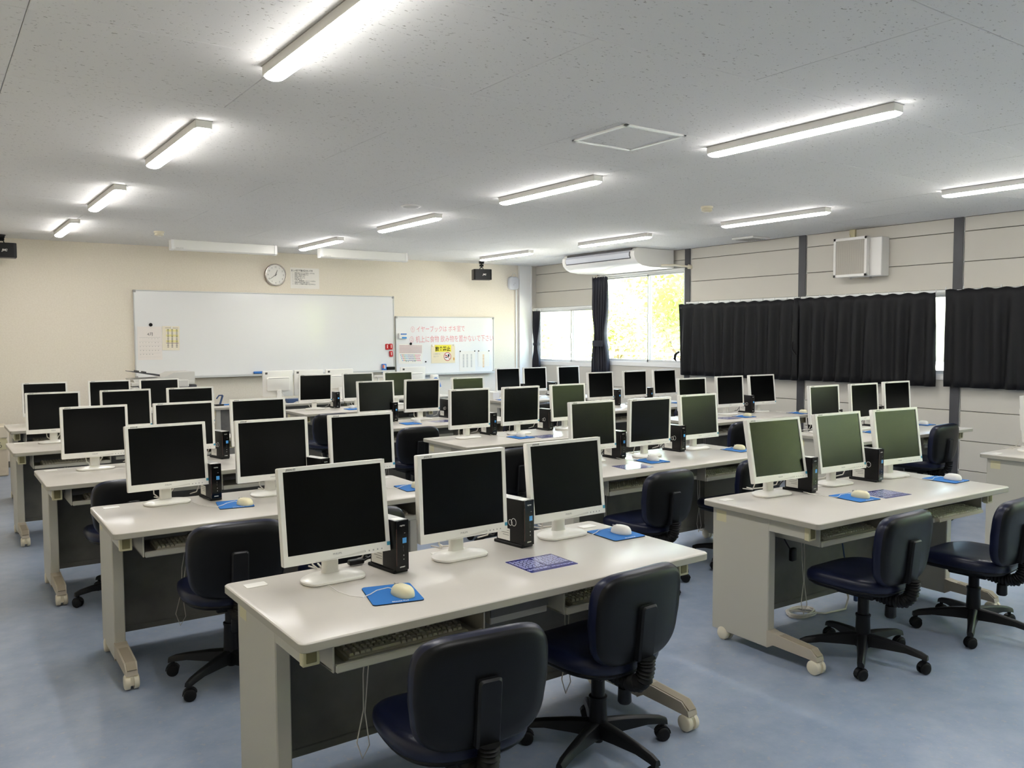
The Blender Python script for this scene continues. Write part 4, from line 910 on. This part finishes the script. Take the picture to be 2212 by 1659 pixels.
b = MB(); b.tube([(.01, .0, .015), (.028, .0, .07), (.045, .0, .125)], .012, BLUEGREY, n=10); b.tube([(.045, 0, .125), (.0, 0, .125), (-.03, 0, .085)], .008, BLUEGREY, n=10); b.build('handle', r, 40)
tag(r, 'blue handled hole punch standing on the left teacher desk', 'punch')
r = empty('paper_cup_stack', (2.885, 10.50, TOP)); b = MB(); [b.cyl((0, 0, .03*q), (0, 0, .03*q+.05), .028, WHITEPL, r1=.034, n=18) for q in range(4)]; b.build('cup', r, 40); tag(r, 'white stacked cups behind the blue hole punch', 'cup')
r = empty('mouse_pad', (3.05, 10.42, TOP)); MB().layers([(rrect(-.1, .1, -.09, .09, .01), 0), (rrect(-.1, .1, -.09, .09, .01), .004)], 'z', PADBLUE).build('cloth', r, 0); tag(r, 'blue mouse pad on the left teacher desk', 'mouse pad')
r = empty('desk_file', (3.87, 10.24, TOP)); MB().rbox(-.14, .14, -.06, .06, 0, .05, BLUEGREY, .004).build('body', r, 0); tag(r, 'slate blue file box below the first backwards monitor', 'file box')
r = empty('paper_stack', (3.95, 10.10, TOP)); b = MB(); [b.box(-.16+.01*q, .14+.008*q, -.05, .06, .004*q, .004*q+.0035, PAPER) for q in range(5)]; b.build('paper', r, 0); tag(r, 'loose white papers on the left teacher desk edge', 'paper')
r = empty('hand_sanitizer', (5.945, 10.38, TOP)); MB().rbox(-.055, .055, -.04, .04, 0, .285, WHITEPL, .02, 3).build('stand', r, 40)
b = MB(); b.cyl((-.0, -.041, .20), (-.0, -.046, .20), .045, BLUEPL, n=24); b.tube([(.03, -.045, .22), (.055, -.05, .17), (.065, -.05, .11)], [.012, .014, .018], BLUEPL); b.build('dispenser', r, 40)
tag(r, 'white and blue dispenser standing right of the backwards monitors', 'dispenser')
r = empty('document_camera', (5.10, 10.40, TOP)); b = MB(); b.rbox(-.06, .06, -.08, .08, 0, .03, COPIER, .006); b.cyl((-.02, 0, .03), (-.02, 0, .27), .012, WHITEPL); b.rbox(-.07, .08, -.05, .05, .265, .30, COPIER, .01); b.build('body', r, 40); tag(r, 'pale grey document camera between the backwards monitors', 'camera')
r = empty('tissue_box', (6.10, 9.13, TOP)); MB().rbox(-.05, .05, -.09, .09, 0, .10, WHITEPL, .006).build('box', r, 0); tag(r, 'white tissue box on the farthest desk of the window-side column', 'box')
r = empty('outlet_box', (6.42, YF-.001, .80)); MB().rbox(-.2, .25, -.02, 0, -.13, .14, mat('outlet_grey', 'd4d5d8', .45), .005).build('plate', r, 0); b = MB(); [b.box(-.12+.1*q, -.08+.1*q, -.0215, -.02, .0, .04, DKPRINT) for q in range(4)]; b.build('socket', r, 0); tag(r, 'grey wall plate with sockets under the smaller whiteboard', 'outlet')
# bin at left
r = empty('waste_bin', (.50, 10.95, 0)); MB().rbox(-.25, .25, -.16, .16, 0, .40, WOODY, .012).build('body', r, 0); MB().rbox(-.255, .255, -.165, .165, .42, .56, mat('bin_lid', 'd8cdb8', .3), .012).build('lid', r, 0); MB().box(-.24, .24, -.155, .155, .39, .43, CREAM).build('liner', r, 0)
MB().box(-.24, .245, -.167, -.161, .30, .405, CREAM).build('label_plate', r, 0)
put(text_mesh('もえる', .08, DKPRINT, align='RIGHT'), 'lettering', r, (.205, -.1685, .32), UPRIGHT); tag(r, 'cream lidded waste bin at the far left of the room', 'bin')
r = empty('waste_basket', (7.62, 5.16, 0)); b = MB(); b.cyl((0, 0, .42), (0, 0, .66), .10, BLACKPL, r1=.125, n=24); b.build('bag', r, 40); r.location = (7.60, 5.27, 0); MB().tube([(.0, .03, .66), (.0, .06, .70)], .006, BLACKPL).build('hook', r, 0)
tag(r, 'dark bag hanging at right end of third window-side desk', 'bag')
# ------------------------------------------------------------ outdoors
tag(MB().box(XR+.15, 60, -45, 60, -.6, -.5, GRASS).build('ground', smooth=0), kind='structure')
def tree_parts(seed, m):
    rr = random.Random(seed); f = MB()
    cl = [(rr.uniform(-1.2, 1.2), rr.uniform(-1.2, 1.2), rr.uniform(1.0, 4.8), rr.uniform(.55, .85)) for _ in range(24)]
    vs = []; fs = []
    for x, y, z, R in cl:
        for _ in range(170):
            u = Vector((rr.gauss(0, 1), rr.gauss(0, 1), rr.gauss(0, 1))).normalized()*R*rr.uniform(.7, 1.05)
            c = Vector((x, y, z))+u; a = Vector((rr.gauss(0, 1), rr.gauss(0, 1), rr.gauss(0, .6))).normalized()*.11; bb = a.orthogonal().normalized()*.07
            o = len(vs); vs += [c-a, c+bb, c+a, c-bb]; fs.append((o, o+1, o+2, o+3))
    f.add(vs, fs, m); t = MB(); t.tube([(0, 0, -.5), (.05, 0, 1), (0, .1, 2.2), (.1, 0, 3.4)], [.16, .13, .10, .05], BARK)
    for _ in range(5): a = rr.uniform(0, 6.3); t.tube([(0, .1, 1.6), (.6*cos(a), .6*sin(a), 2.4), (1.0*cos(a), 1.0*sin(a), 3.2)], [.06, .04, .02], BARK)
    return f, t
trees = []
for s, m in zip((1, 2, 3), LEAVES):
    r = empty('tree'); f, t = tree_parts(s, m); fo = f.build('foliage', r, 0); fo['kind'] = 'stuff'; t.build('trunk', r, 60); trees.append(r)
TP = [(15.0, 20.6, .55, 'low sunlit bush outside the window by the front corner'), (14.2, 15.6, .50, 'low sunlit bush outside the tall window, left half'), (13.0, 12.2, .52, 'low sunlit bush outside the tall window, right half'),
      (21.0, 20.6, .85, 'pale sunlit tree standing far off behind the tall clear window'), (13.6, 5.0, .6, 'sunlit bush behind the right drawn black curtain'), (13.4, 1.2, 1, 'sunlit tree outside the rear windows, nearest the view'), (13.4, -3.2, 1, 'sunlit tree outside the rear windows, in the middle'),
      (13.4, -7.6, 1, 'sunlit tree outside the rear windows, farthest back')]
used = [0, 0, 0]
for i, (x, y, s, lb) in enumerate(TP):
    k = i % 3; o = trees[k] if not used[k] else copy_tree(trees[k]); used[k] = 1
    o.location = (x, y, 0); o.scale = (s, s, s); o.rotation_euler.z = i*pi/2
    tag(o, lb, 'tree', 'sunlit trees outside the windows')
r = empty('fence', (11.6, 13, -.5)); 
for q in range(9): MB().cyl((0, -4+2*q, 0), (0, -4+2*q, 1.7), .03, FRAMEW, n=10).build('post', r, 40)
for z in (.5, 1.1, 1.66): MB().cyl((0, -4, z), (0, 12, z), .02, FRAMEW, n=8).build('rail', r, 40)
tag(r, 'white metal rail fence outside the clear windows', 'fence')
